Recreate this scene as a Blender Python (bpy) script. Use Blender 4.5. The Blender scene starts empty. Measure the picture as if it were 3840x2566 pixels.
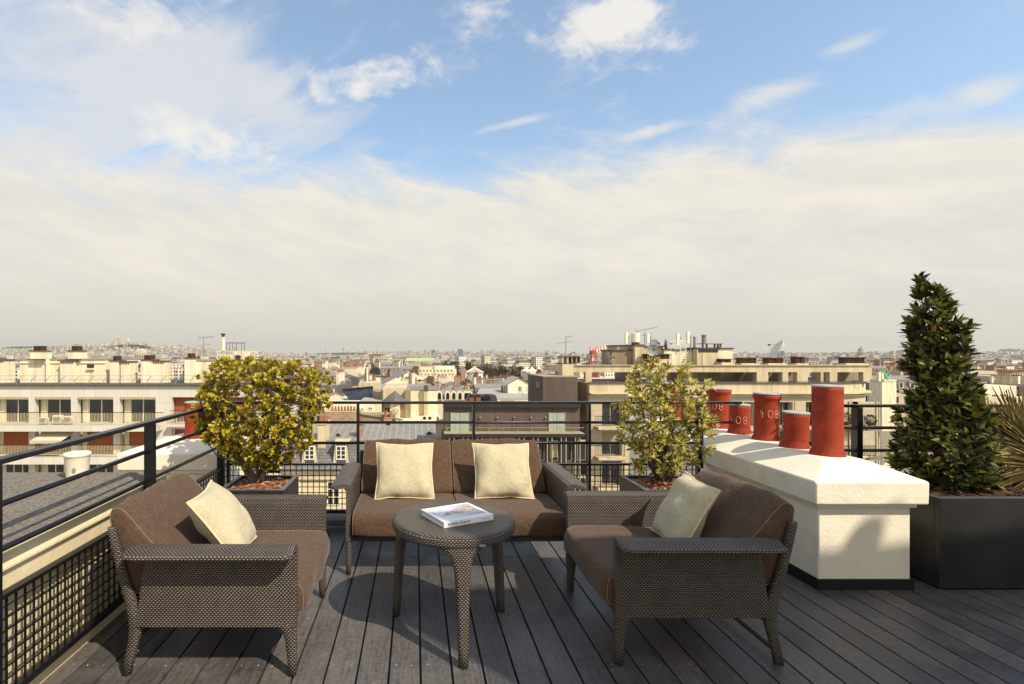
import bpy, math, random
import numpy as np
from mathutils import Vector, Matrix, noise
random.seed(7)
R=math.radians
scene=bpy.context.scene
C=scene.collection
# ---------------------------------------------------------------- camera frame of the photograph (3840 px wide)
F=1960.0; CX=1558.0; HY=1330.0; EYE=1.5
def at(px,py,Y):            # the point at distance Y that the photograph shows at px,py
    return ((px-CX)/F*Y, EYE-(py-HY)/F*Y)
def ax(px,Y): return (px-CX)/F*Y
def az(py,Y): return EYE-(py-HY)/F*Y
# ---------------------------------------------------------------- materials
MAT={}
def newmat(name):
    m=bpy.data.materials.new(name); m.use_nodes=True; MAT[name]=m
    nt=m.node_tree; b=nt.nodes['Principled BSDF']; return m,nt,b
def N(nt,t,**k):
    n=nt.nodes.new(t)
    for a,v in k.items():
        if a.startswith('i_'):
            key=a[2:]
            key=int(key) if key.isdigit() else key.replace('_',' ')
            n.inputs[key].default_value=v
        else: setattr(n,a,v)
    return n
def L(nt,a,b): nt.links.new(a,b)
def ramp(nt,fac,stops):
    r=nt.nodes.new('ShaderNodeValToRGB'); e=r.color_ramp.elements
    while len(e)<len(stops): e.new(0.5)
    for i,(p,c) in enumerate(stops): e[i].position=p; e[i].color=(*c,1)
    L(nt,fac,r.inputs[0]); return r.outputs[0]
def math_(nt,op,a,b=None,c=None):
    n=nt.nodes.new('ShaderNodeMath'); n.operation=op
    for i,v in enumerate((a,b,c)):
        if v is None: continue
        if isinstance(v,(int,float)): n.inputs[i].default_value=v
        else: L(nt,v,n.inputs[i])
    return n.outputs[0]
def mixc(nt,f,a,b,mode='MIX'):
    n=nt.nodes.new('ShaderNodeMix'); n.data_type='RGBA'; n.blend_type=mode
    for i,v in ((0,f),(6,a),(7,b)):
        if isinstance(v,(int,float)): n.inputs[i].default_value=v
        elif isinstance(v,tuple): n.inputs[i].default_value=(*v,1)
        else: L(nt,v,n.inputs[i])
    return n.outputs[2]
WARMSET={'stone','stone_marble','stone_grey','beige_wall','beige_dark','white_wall','white_paint','cream_plaster','white_render','ivory_blind'}
def plain(name,col,rough=.7,var=.18,scale=3.,bump=0.,bscale=40.,metal=0.,streak=False,spec=None,grime=None):
    """paint, plaster, metal: colour with soft blotches, fine grain and a light bump"""
    m,nt,b=newmat(name)
    if name in WARMSET: col=(min(.9,col[0]*1.03),col[1]*.975,col[2]*.84)
    tc=N(nt,'ShaderNodeTexCoord'); co=tc.outputs['Object']
    if streak:
        mp=N(nt,'ShaderNodeMapping'); mp.inputs['Scale'].default_value=(1,1,.15); L(nt,co,mp.inputs[0]); cc=mp.outputs[0]
    else: cc=co
    n=N(nt,'ShaderNodeTexNoise',i_Scale=scale,i_Detail=6.,i_Roughness=.65); L(nt,cc,n.inputs['Vector'])
    d=tuple(c*(1-var) for c in col); l=tuple(min(1,c*(1+var)) for c in col)
    cc_=ramp(nt,n.outputs[0],[(.3,d),(.7,l)])
    if streak:      # rain streaks and grime
        mp2=N(nt,'ShaderNodeMapping'); mp2.inputs['Scale'].default_value=(.7,.7,.10); L(nt,co,mp2.inputs[0])
        g=N(nt,'ShaderNodeTexNoise',i_Scale=2.4,i_Detail=7.,i_Roughness=.7); L(nt,mp2.outputs[0],g.inputs['Vector'])
        cc_=mixc(nt,1.,cc_,ramp(nt,g.outputs[0],[(.36,(.78,.74,.68)),(.55,(1,1,1))]),'MULTIPLY')
    if grime:
        g=N(nt,'ShaderNodeTexNoise',i_Scale=5.5,i_Detail=6.,i_Roughness=.7); L(nt,co,g.inputs['Vector'])
        cc_=mixc(nt,ramp(nt,g.outputs[0],[(.50,(0,0,0)),(.68,(.8,.8,.8))]),cc_,grime)
    L(nt,cc_,b.inputs['Base Color'])
    b.inputs['Roughness'].default_value=rough; b.inputs['Metallic'].default_value=metal
    if spec is not None: b.inputs['Specular IOR Level'].default_value=spec
    if bump:
        n2=N(nt,'ShaderNodeTexNoise',i_Scale=bscale,i_Detail=5.); L(nt,co,n2.inputs['Vector'])
        bp=N(nt,'ShaderNodeBump',i_Strength=1.,i_Distance=bump); L(nt,n2.outputs[0],bp.inputs['Height']); L(nt,bp.outputs[0],b.inputs['Normal'])
    return m
def weave():
    """rattan: strands that pass over and under, one bead each 19 x 10 mm, staggered from row to row"""
    m,nt,b=newmat('rattan')
    uv=N(nt,'ShaderNodeUVMap'); sx=N(nt,'ShaderNodeSeparateXYZ'); L(nt,uv.outputs[0],sx.inputs[0])
    wn=N(nt,'ShaderNodeTexNoise',i_Scale=30.,i_Detail=3.); L(nt,uv.outputs[0],wn.inputs['Vector'])
    jt=math_(nt,'MULTIPLY',math_(nt,'SUBTRACT',wn.outputs[0],.5),.004)
    vv=math_(nt,'DIVIDE',math_(nt,'ADD',sx.outputs[1],jt),.0090); row=math_(nt,'FLOOR',vv)
    uu=math_(nt,'ADD',math_(nt,'DIVIDE',math_(nt,'ADD',sx.outputs[0],jt),.0172),math_(nt,'MULTIPLY',row,.5))
    a=math_(nt,'SINE',math_(nt,'MULTIPLY',math_(nt,'FRACT',uu),math.pi))
    c=math_(nt,'SINE',math_(nt,'MULTIPLY',math_(nt,'FRACT',vv),math.pi))
    h=math_(nt,'MULTIPLY',math_(nt,'POWER',a,.9),math_(nt,'POWER',c,.6))
    n=N(nt,'ShaderNodeTexNoise',i_Scale=11.,i_Detail=5.); L(nt,uv.outputs[0],n.inputs['Vector'])
    base=ramp(nt,h,[(.2,(.020,.015,.012)),(.6,(.088,.070,.054)),(.95,(.25,.205,.165))])
    L(nt,mixc(nt,.6,base,ramp(nt,n.outputs[0],[(.3,(.55,.5,.46)),(.7,(1,1,1))]),'MULTIPLY'),b.inputs['Base Color'])
    b.inputs['Roughness'].default_value=.36
    bp=N(nt,'ShaderNodeBump',i_Strength=1.,i_Distance=.005); L(nt,h,bp.inputs['Height']); L(nt,bp.outputs[0],b.inputs['Normal'])
weave()
def fabric(name,c1,c2,scale=420.,blotch=.12):
    m,nt,b=newmat(name)
    uv=N(nt,'ShaderNodeUVMap')
    outs=[]
    for sc in ((1,.09,1),(.09,1,1)):
        mp=N(nt,'ShaderNodeMapping'); mp.inputs['Scale'].default_value=sc; L(nt,uv.outputs[0],mp.inputs[0])
        n=N(nt,'ShaderNodeTexNoise',i_Scale=scale,i_Detail=3.,i_Roughness=.7); L(nt,mp.outputs[0],n.inputs['Vector']); outs.append(n.outputs[0])
    s=math_(nt,'MULTIPLY',math_(nt,'ADD',outs[0],outs[1]),.5)
    big=N(nt,'ShaderNodeTexNoise',i_Scale=7.,i_Detail=4.); L(nt,uv.outputs[0],big.inputs['Vector'])
    f=math_(nt,'ADD',math_(nt,'MULTIPLY',s,.95),math_(nt,'MULTIPLY',big.outputs[0],blotch))
    L(nt,ramp(nt,f,[(.43,c1),(.62,c2)]),b.inputs['Base Color'])
    b.inputs['Roughness'].default_value=.95; b.inputs['Specular IOR Level'].default_value=.15
    b.inputs['Sheen Weight'].default_value=.15
    bp=N(nt,'ShaderNodeBump',i_Strength=.6,i_Distance=.0015); L(nt,s,bp.inputs['Height'])
    wr=N(nt,'ShaderNodeTexNoise',i_Scale=13.,i_Detail=3.,i_Distortion=1.2); L(nt,uv.outputs[0],wr.inputs['Vector'])
    b2=N(nt,'ShaderNodeBump',i_Strength=.5,i_Distance=.012); L(nt,wr.outputs[0],b2.inputs['Height']); L(nt,bp.outputs[0],b2.inputs['Normal'])
    L(nt,b2.outputs[0],b.inputs['Normal'])
fabric('brown_fabric',(.060,.034,.020),(.155,.094,.057),340.,.04)
fabric('cream_fabric',(.43,.37,.235),(.66,.58,.40),420.,.01)
def deckmat():
    m,nt,b=newmat('deck_boards')
    tc=N(nt,'ShaderNodeTexCoord'); geo=N(nt,'ShaderNodeNewGeometry')
    mp=N(nt,'ShaderNodeMapping'); mp.inputs['Scale'].default_value=(1,.05,1); L(nt,tc.outputs['Object'],mp.inputs[0])
    off=N(nt,'ShaderNodeVectorMath',operation='ADD'); L(nt,mp.outputs[0],off.inputs[0])
    cb=N(nt,'ShaderNodeCombineXYZ'); L(nt,math_(nt,'MULTIPLY',geo.outputs['Random Per Island'],37.),cb.inputs[1]); L(nt,cb.outputs[0],off.inputs[1])
    g=N(nt,'ShaderNodeTexNoise',i_Scale=95.,i_Detail=8.,i_Roughness=.75); L(nt,off.outputs[0],g.inputs['Vector'])
    bl=N(nt,'ShaderNodeTexNoise',i_Scale=3.2,i_Detail=7.,i_Roughness=.7); L(nt,tc.outputs['Object'],bl.inputs['Vector'])
    sp=N(nt,'ShaderNodeTexNoise',i_Scale=34.,i_Detail=8.,i_Roughness=.8); L(nt,tc.outputs['Object'],sp.inputs['Vector'])
    base=ramp(nt,math_(nt,'ADD',math_(nt,'MULTIPLY',g.outputs[0],.5),math_(nt,'MULTIPLY',sp.outputs[0],.5)),[(.37,(.026,.027,.032)),(.63,(.155,.146,.140))])
    isl=ramp(nt,geo.outputs['Random Per Island'],[(0,(.6,.6,.64)),(1,(1.25,1.15,1.05))])
    c=mixc(nt,1.,base,isl,'MULTIPLY')
    dust=ramp(nt,bl.outputs[0],[(.45,(0,0,0)),(.75,(1,1,1))])
    c=mixc(nt,math_(nt,'MULTIPLY',dust,.45),c,(.20,.185,.165))
    L(nt,c,b.inputs['Base Color'])
    L(nt,ramp(nt,bl.outputs[0],[(.35,(.28,.28,.28)),(.7,(.50,.50,.50))]),b.inputs['Roughness'])
    b.inputs['Specular IOR Level'].default_value=.6
    bp=N(nt,'ShaderNodeBump',i_Strength=.7,i_Distance=.0025); L(nt,math_(nt,'ADD',g.outputs[0],math_(nt,'MULTIPLY',sp.outputs[0],.6)),bp.inputs['Height']); L(nt,bp.outputs[0],b.inputs['Normal'])
deckmat()
def leafmat(name,stops,edge=None,trans=.35):
    m,nt,b=newmat(name)
    geo=N(nt,'ShaderNodeNewGeometry'); c=ramp(nt,geo.outputs['Random Per Island'],stops)
    if edge:
        uv=N(nt,'ShaderNodeUVMap'); sx=N(nt,'ShaderNodeSeparateXYZ'); L(nt,uv.outputs[0],sx.inputs[0])
        d=math_(nt,'ABSOLUTE',math_(nt,'SUBTRACT',sx.outputs[0],.5))
        nz=N(nt,'ShaderNodeTexNoise',i_Scale=6.); L(nt,uv.outputs[0],nz.inputs['Vector'])
        f=ramp(nt,math_(nt,'ADD',d,math_(nt,'MULTIPLY',math_(nt,'SUBTRACT',nz.outputs[0],.5),.35)),[(.2,(0,0,0)),(.38,(1,1,1))])
        c=mixc(nt,f,c,edge)
    L(nt,c,b.inputs['Base Color']); b.inputs['Roughness'].default_value=.45
    tr=N(nt,'ShaderNodeBsdfTranslucent'); L(nt,c,tr.inputs[0])
    mx=N(nt,'ShaderNodeMixShader'); mx.inputs[0].default_value=trans
    L(nt,b.outputs[0],mx.inputs[1]); L(nt,tr.outputs[0],mx.inputs[2]); L(nt,mx.outputs[0],nt.nodes['Material Output'].inputs[0])
leafmat('golden_leaf',[(0,(.12,.08,.008)),(.3,(.38,.32,.016)),(.7,(.68,.59,.06)),(.9,(.50,.33,.03)),(1,(.24,.08,.02))])
leafmat('variegated_leaf',[(0,(.10,.095,.008)),(.5,(.26,.235,.015)),(1,(.44,.36,.03))],edge=(.80,.68,.22))
leafmat('bay_leaf',[(0,(.010,.014,.003)),(.5,(.050,.066,.012)),(.8,(.26,.25,.045)),(.96,(.26,.24,.05)),(1,(.25,.10,.02))],trans=.25)
leafmat('palm_leaf',[(0,(.035,.035,.006)),(.5,(.11,.085,.015)),(.8,(.26,.16,.03)),(1,(.42,.30,.09))],trans=.3)
leafmat('tree_green',[(0,(.025,.04,.008)),(.5,(.05,.07,.015)),(1,(.09,.10,.025))])
leafmat('tree_autumn',[(0,(.03,.035,.01)),(.5,(.08,.065,.02)),(1,(.15,.09,.03))])
plain('bark',(.10,.075,.05),.9,.3,20,.002,60)
plain('pale_bark',(.17,.125,.085),.85,.3,25,.002,60)
plain('chips',(.14,.045,.022),.9,.55,45,.003,90)
plain('black_metal',(.007,.007,.009),.36,.25,12,.0003,300)
plain('planter_metal',(.026,.025,.024),.38,.3,5,.0002,200)
plain('planter_rim',(.10,.10,.10),.35,.2,9)
plain('zinc_kerb',(.12,.125,.13),.65,.3,9,.0005,100)
plain('white_render',(.86,.83,.75),.85,.06,3,.0022,55,grime=(.74,.69,.59))
plain('white_side',(.80,.74,.60),.85,.07,3,.004,38)
plain('terracotta',(.35,.036,.007),.8,.3,9,.0014,120,grime=(.085,.016,.006))
plain('pot_lid',(.42,.41,.40),.8,.25,14,.002,60)
plain('chalk',(.75,.40,.26),.9,.3,60)
plain('skirting',(.012,.011,.012),.45,.3,8)
plain('felt',(.18,.155,.12),.95,.75,75,.008,120)
plain('cream_plaster',(.68,.60,.43),.85,.1,2.5,.003,30)
plain('book_white',(.86,.85,.84),.4,.02,3)
plain('book_pages',(.62,.60,.54),.8,.1,80)
plain('ink',(.05,.05,.05),.6,.1)
plain('stone',(.58,.52,.40),.85,.14,.35,.01,4,streak=True)
plain('stone_marble',(.66,.62,.54),.6,.12,.5)
plain('stone_grey',(.33,.29,.23),.85,.15,.5)
plain('beige_wall',(.60,.53,.40),.9,.12,.4,streak=True)
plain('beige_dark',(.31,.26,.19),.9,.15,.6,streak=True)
plain('white_wall',(.80,.75,.63),.85,.1,.4,streak=True)
plain('white_paint',(.78,.75,.66),.5,.05)
plain('brown_render',(.115,.085,.066),.9,.18,.5,streak=True)
plain('dark_panel',(.022,.018,.018),.5,.3,1)
plain('pale_green_door',(.33,.37,.29),.6,.08)
plain('zinc_roof',(.22,.20,.17),.65,.3,.7)
plain('slate_roof',(.12,.112,.105),.7,.2,1.2)
plain('tar_roof',(.07,.065,.06),.9,.3,1)
plain('pale_roof',(.36,.34,.30),.8,.15,.4)
plain('red_blind',(.30,.075,.022),.7,.15,4)
plain('ivory_blind',(.50,.45,.30),.8,.1,3)
plain('rust_metal',(.12,.06,.035),.8,.4,5)
plain('grey_metal',(.22,.22,.21),.5,.25,5)
plain('pot_clay',(.28,.115,.06),.8,.3,3)
plain('copper_green',(.30,.42,.20),.7,.12,.3)
plain('copper_pale',(.42,.48,.20),.7,.08,.1)
plain('verdigris',(.12,.38,.22),.7,.15,1)
plain('crane_red',(.50,.05,.03),.6,.1)
plain('tower_blue',(.10,.16,.26),.3,.1,.01)
plain('tower_grey',(.26,.27,.29),.6,.12,.02)
plain('soil',(.05,.03,.02),.95,.4,30,.004,60)
plain('ground_city',(.20,.18,.15),.95,.25,.02)
plain('hill_green',(.07,.08,.04),.95,.3,.01)
plain('shade_block_wall',(.55,.50,.40),.85,.1,1)
def glass(name,col,rough=.08):
    m,nt,b=newmat(name); tc=N(nt,'ShaderNodeTexCoord')
    n=N(nt,'ShaderNodeTexNoise',i_Scale=.9,i_Detail=4.); L(nt,tc.outputs['Object'],n.inputs['Vector'])
    L(nt,ramp(nt,n.outputs[0],[(.35,tuple(c*.6 for c in col)),(.65,tuple(c*1.5 for c in col))]),b.inputs['Base Color'])
    b.inputs['Roughness'].default_value=rough; b.inputs['Specular IOR Level'].default_value=.6
glass('window_glass',(.018,.020,.020)); glass('dark_glass',(.030,.032,.030),.15)
def brick(name,c1,c2,mort,bw=.22,rh=.07,ms=.01):
    m,nt,b=newmat(name); uv=N(nt,'ShaderNodeUVMap')
    br=N(nt,'ShaderNodeTexBrick',i_Scale=1.); br.inputs['Brick Width'].default_value=bw; br.inputs['Row Height'].default_value=rh; br.inputs['Mortar Size'].default_value=ms
    br.inputs['Color1'].default_value=(*c1,1); br.inputs['Color2'].default_value=(*c2,1); br.inputs['Mortar'].default_value=(*mort,1)
    L(nt,uv.outputs[0],br.inputs['Vector']); L(nt,br.outputs[0],b.inputs['Base Color']); b.inputs['Roughness'].default_value=.85
brick('brick_wall',(.20,.085,.045),(.40,.24,.14),(.42,.36,.27),.45,.16,.02)
brick('slate_tiles',(.13,.125,.12),(.19,.185,.175),(.07,.07,.07),.5,.25,.02)
brick('marble_slabs',(.66,.62,.53),(.60,.56,.47),(.42,.38,.31),.98,3,.012)
brick('ashlar',(.54,.46,.31),(.48,.41,.27),(.34,.28,.19),1.1,.55,.012)
def ribs(name,col,pitch):
    """standing seam zinc: raised seams every pitch metres"""
    m,nt,b=newmat(name); uv=N(nt,'ShaderNodeUVMap'); sx=N(nt,'ShaderNodeSeparateXYZ'); L(nt,uv.outputs[0],sx.inputs[0])
    fr=math_(nt,'FRACT',math_(nt,'DIVIDE',sx.outputs[0],pitch)); s=math_(nt,'LESS_THAN',fr,.13)
    tc=N(nt,'ShaderNodeTexCoord'); n=N(nt,'ShaderNodeTexNoise',i_Scale=1.1,i_Detail=7.,i_Roughness=.7); L(nt,tc.outputs['Object'],n.inputs['Vector'])
    c=ramp(nt,n.outputs[0],[(.35,tuple(x*.8 for x in col)),(.65,tuple(x*1.15 for x in col))])
    L(nt,mixc(nt,math_(nt,'MULTIPLY',s,.85),c,tuple(min(1,x*1.7) for x in col)),b.inputs['Base Color'])
    b.inputs['Roughness'].default_value=.6; b.inputs['Metallic'].default_value=.0
    bp=N(nt,'ShaderNodeBump',i_Strength=1.,i_Distance=.06); L(nt,s,bp.inputs['Height']); L(nt,bp.outputs[0],b.inputs['Normal'])
ribs('seamed_zinc',(.24,.222,.19),.65)
def stripes(name,a,bc,pitch):
    m,nt,b=newmat(name); uv=N(nt,'ShaderNodeUVMap'); sx=N(nt,'ShaderNodeSeparateXYZ'); L(nt,uv.outputs[0],sx.inputs[0])
    s=math_(nt,'LESS_THAN',math_(nt,'FRACT',math_(nt,'DIVIDE',sx.outputs[0],pitch)),.5)
    L(nt,mixc(nt,s,a,bc),b.inputs['Base Color']); b.inputs['Roughness'].default_value=.9
stripes('awning_stripes',(.75,.70,.55),(.38,.31,.20),.32)
def facade(name,walls):
    """far facades: rows of dark windows on walls whose colour differs from house to house"""
    m,nt,b=newmat(name); uv=N(nt,'ShaderNodeUVMap'); sx=N(nt,'ShaderNodeSeparateXYZ'); L(nt,uv.outputs[0],sx.inputs[0])
    geo=N(nt,'ShaderNodeNewGeometry'); r=geo.outputs['Random Per Island']
    fx=math_(nt,'FRACT',math_(nt,'DIVIDE',sx.outputs[0],2.7)); fy=math_(nt,'FRACT',math_(nt,'DIVIDE',sx.outputs[1],3.1))
    w=math_(nt,'MULTIPLY',math_(nt,'LESS_THAN',math_(nt,'ABSOLUTE',math_(nt,'SUBTRACT',fx,.5)),.21),math_(nt,'LESS_THAN',math_(nt,'ABSOLUTE',math_(nt,'SUBTRACT',fy,.5)),.30))
    L(nt,mixc(nt,w,ramp(nt,r,walls),(.03,.027,.025)),b.inputs['Base Color']); b.inputs['Roughness'].default_value=.8
WALLS=[(0,(.68,.61,.46)),(.25,(.46,.39,.28)),(.45,(.80,.74,.60)),(.65,(.56,.47,.33)),(.8,(.82,.77,.65)),(1,(.34,.28,.20))]
facade('far_facade',WALLS)
def islandcol(name,stops,rough=.6):
    m,nt,b=newmat(name); geo=N(nt,'ShaderNodeNewGeometry'); L(nt,ramp(nt,geo.outputs['Random Per Island'],stops),b.inputs['Base Color']); b.inputs['Roughness'].default_value=rough
islandcol('far_roof',[(0,(.30,.28,.25)),(.25,(.10,.095,.09)),(.45,(.40,.37,.31)),(.6,(.16,.10,.065)),(.75,(.06,.055,.05)),(.9,(.46,.41,.33)),(1,(.2,.185,.165))])
for i,c in enumerate([(.66,.58,.42),(.44,.37,.26),(.78,.71,.56),(.56,.46,.30),(.32,.26,.19)]):
    facade('town_facade_%d'%i,[(0,c),(1,c)])
# ---------------------------------------------------------------- mesh builder
class MB:
    def __init__(s): s.v=[]; s.f=[]; s.m=[]; s.uv={}
    def q(s,pts,mi=0,uv=None):
        b=len(s.v); s.v+= [tuple(p) for p in pts]; s.f.append(tuple(range(b,b+len(pts)))); s.m.append(mi)
        if uv: s.uv[len(s.f)-1]=uv
        return s
    def box(s,x0,x1,y0,y1,z0,z1,mi=0,M=None,top=None):
        b=len(s.v); P=[Vector(p) for p in ((x0,y0,z0),(x1,y0,z0),(x1,y1,z0),(x0,y1,z0),(x0,y0,z1),(x1,y0,z1),(x1,y1,z1),(x0,y1,z1))]
        if M: P=[M@p for p in P]
        s.v+=[tuple(p) for p in P]
        for k,f in enumerate(((0,3,2,1),(4,5,6,7),(0,1,5,4),(1,2,6,5),(2,3,7,6),(3,0,4,7))):
            s.f.append(tuple(b+i for i in f)); s.m.append(top if (top is not None and k==1) else mi)
        return s
    def tube(s,pts,r,n=8,mi=0,caps=True,flat=None):
        pts=[Vector(p) for p in pts]; rs=r if isinstance(r,(list,tuple)) else [r]*len(pts)
        b=len(s.v); prev=None
        for i,p in enumerate(pts):
            d=(pts[min(i+1,len(pts)-1)]-pts[max(i-1,0)]).normalized()
            if prev is None:
                a=Vector((0,0,1)) if abs(d.z)<.9 else Vector((1,0,0)); u=d.cross(a).normalized()
            else: u=(prev-d*prev.dot(d)).normalized()
            prev=u; w=d.cross(u)
            for k in range(n):
                t=2*math.pi*k/n; s.v.append(tuple(p+u*math.cos(t)*rs[i]+w*math.sin(t)*rs[i]))
        for i in range(len(pts)-1):
            for k in range(n):
                s.f.append((b+i*n+k,b+i*n+(k+1)%n,b+(i+1)*n+(k+1)%n,b+(i+1)*n+k)); s.m.append(mi)
        if caps:
            s.f.append(tuple(b+k for k in reversed(range(n)))); s.m.append(mi)
            e=b+(len(pts)-1)*n; s.f.append(tuple(e+k for k in range(n))); s.m.append(mi)
        return s
    def rings(s,rings,mi=0,caps=True,closed=True):
        b=len(s.v); n=len(rings[0])
        for r in rings: s.v+=[tuple(p) for p in r]
        for i in range(len(rings)-1):
            for k in range(n if closed else n-1):
                s.f.append((b+i*n+k,b+i*n+(k+1)%n,b+(i+1)*n+(k+1)%n,b+(i+1)*n+k)); s.m.append(mi)
        if caps:
            s.f.append(tuple(b+k for k in reversed(range(n)))); s.m.append(mi)
            e=b+(len(rings)-1)*n; s.f.append(tuple(e+k for k in range(n))); s.m.append(mi)
        return s
    def lathe(s,prof,n=24,mi=0,c=(0,0,0),jit=0,caps=True):
        rr=[]
        for (r,z) in prof:
            rr.append([(c[0]+r*math.cos(2*math.pi*k/n)*(1+jit*random.uniform(-1,1)),c[1]+r*math.sin(2*math.pi*k/n)*(1+jit*random.uniform(-1,1)),c[2]+z) for k in range(n)])
        return s.rings(rr,mi,caps)
    def prism(s,poly,y0,y1,mi=0):        # poly in x,z, extruded along y
        return s.rings([[(x,y0,z) for x,z in poly],[(x,y1,z) for x,z in poly]],mi)
    def build(s,name,mats,parent=None,smooth=False,bevel=0,loc=None,seg=2,label=None):
        me=bpy.data.meshes.new(name); me.from_pydata(s.v,[],s.f)
        if isinstance(mats,str): mats=[mats]
        for m in mats: me.materials.append(MAT[m])
        me.polygons.foreach_set('material_index',s.m)
        if smooth: me.polygons.foreach_set('use_smooth',[True]*len(s.f))
        uvl=me.uv_layers.new(name='UVMap'); me.update()
        nv,nl,npo=len(me.vertices),len(me.loops),len(me.polygons)      # box mapping in metres, by the face's main direction
        co=np.empty(nv*3,np.float32); me.vertices.foreach_get('co',co); co=co.reshape(-1,3)
        li=np.empty(nl,np.int32); me.loops.foreach_get('vertex_index',li)
        no=np.empty(npo*3,np.float32); me.polygons.foreach_get('normal',no); no=np.abs(no.reshape(-1,3))
        tot=np.empty(npo,np.int32); me.polygons.foreach_get('loop_total',tot); st=np.empty(npo,np.int32); me.polygons.foreach_get('loop_start',st)
        a,b_,c_=no[:,0],no[:,1],no[:,2]
        k=np.where((b_>=a)&(b_>=c_*.8),0,np.where(a>=c_*.8,1,2)); kl=np.repeat(k,tot); p=co[li]
        dat=np.stack([np.where(kl==1,p[:,1],p[:,0]),np.where(kl==2,p[:,1],p[:,2])],1).astype(np.float32)
        for f,cu in s.uv.items(): dat[st[f]:st[f]+len(cu)]=cu
        uvl.data.foreach_set('uv',dat.ravel())
        o=bpy.data.objects.new(name,me); C.objects.link(o)
        if parent: o.parent=parent
        if loc: o.location=loc
        if bevel:
            bm=o.modifiers.new('bevel','BEVEL'); bm.width=bevel; bm.segments=seg; bm.limit_method='ANGLE'; bm.angle_limit=R(40)
        if label: o['label']=label
        return o
def tag(o,label=None,cat=None,group=None,kind=None):
    if label: o['label']=label
    if cat: o['category']=cat
    if group: o['group']=group
    if kind: o['kind']=kind
    return o
def thing(name,label,cat,loc=(0,0,0),rz=0,group=None):
    o=bpy.data.objects.new(name,None); C.objects.link(o); o.location=loc; o.rotation_euler=(0,0,rz); o.empty_display_size=.1
    return tag(o,label,cat,group)
def copy_tree(o,parent=None):
    c=o.copy(); C.objects.link(c); c.parent=parent
    for ch in list(o.children): copy_tree(ch,c)
    return c
def chaikin(p,n=2,closed=True):
    for _ in range(n):
        q=[]
        for i in range(len(p)):
            a=p[i]; b=p[(i+1)%len(p)]
            q.append(tuple(a[k]*.75+b[k]*.25 for k in range(len(a)))); q.append(tuple(a[k]*.25+b[k]*.75 for k in range(len(a))))
        p=q
    return p
HAZE=6e-5; EXPO=.36
# ================================================================ TERRACE
# deck: one board after another, gaps between, joints over the joists
def deck():
    mb=MB(); x=.024-.149*12
    joists=[.45*k+2.075 for k in range(-9,7)]
    while x<6.2:
        x0,x1=max(x+.0052,-1.72),x+.149-.0052
        if x1>-1.70:
            ys=[-2.]; cur=-2.
            cand=[j for j in joists if -1.5<j<4.0]; random.shuffle(cand)
            cuts=sorted(cand[:random.choice([1,2,2])])
            cuts=[c for i,c in enumerate(cuts) if i==0 or c-cuts[i-1]>.8]
            seg=[-2.]+cuts+[4.43]
            for a,b in zip(seg[:-1],seg[1:]):
                mb.box(x0,x1,a+.0008,b-.0008,-.025,random.uniform(-.0012,.0004))
            for j in joists:
                if j>4.3: continue
                for dx in (.03,.11):
                    if random.random()<.93:
                        mb.lathe([(.0042,0),(.0042,.0012)],6,random.choice([1,1,2]),(x+dx+random.uniform(-.004,.004),j+random.uniform(-.008,.008),0.0006))
        x+=.149
    o=mb.build('deck',['deck_boards','grey_metal','pot_lid'],bevel=.0022,seg=1); tag(o,kind='structure')
    tag(MB().box(-1.75,6.3,-2,4.45,-.30,-.03).build('deck_base',['dark_panel']),kind='structure')
deck()
# kerb in zinc at the back, metal angle on the left
tag(MB().box(-1.76,2.52,4.44,4.72,-.28,.035).box(-1.76,2.52,4.50,4.70,.035,.075).build('back_kerb',['zinc_kerb'],bevel=.006),kind='structure')
tag(MB().box(-1.80,-1.725,-2,4.44,-.28,.03).build('left_kerb',['zinc_kerb'],bevel=.006),kind='structure')
tag(MB().box(3.22,6.3,4.44,4.72,-.28,.05).build('right_kerb',['zinc_kerb'],bevel=.006),kind='structure')
tag(MB().box(-1.78,6.3,-3,4.74,-33,-.31).build('hotel_facade_below',['stone']),kind='structure')
# unseen block added behind the camera, shaped to shade the right foreground
shade_block=thing('penthouse','unseen pale block added behind the terrace to cast shade','building',(3.68,-.8,0),math.atan(.078))
MB().rings([[(0,0,z),(5.7,-6,z),(9,-6,z),(9,0,z)] for z in (-.2,5.85)]).build('wall',['shade_block_wall'],shade_block)
MB().rings([[(0.0,.02,z),(5.7,-6.02,z),(9.1,-6.02,z),(9.1,.02,z)] for z in (5.85,5.95)]).build('roof',['zinc_kerb'],shade_block)
MB().lathe([(.085,5.9),(.085,6.47),(.10,6.47),(.10,6.52)],12,0,(3.44,-.35,0)).build('flue',['grey_metal'],shade_block)  # pipe added on the unseen block to throw a narrow upright shadow

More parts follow.
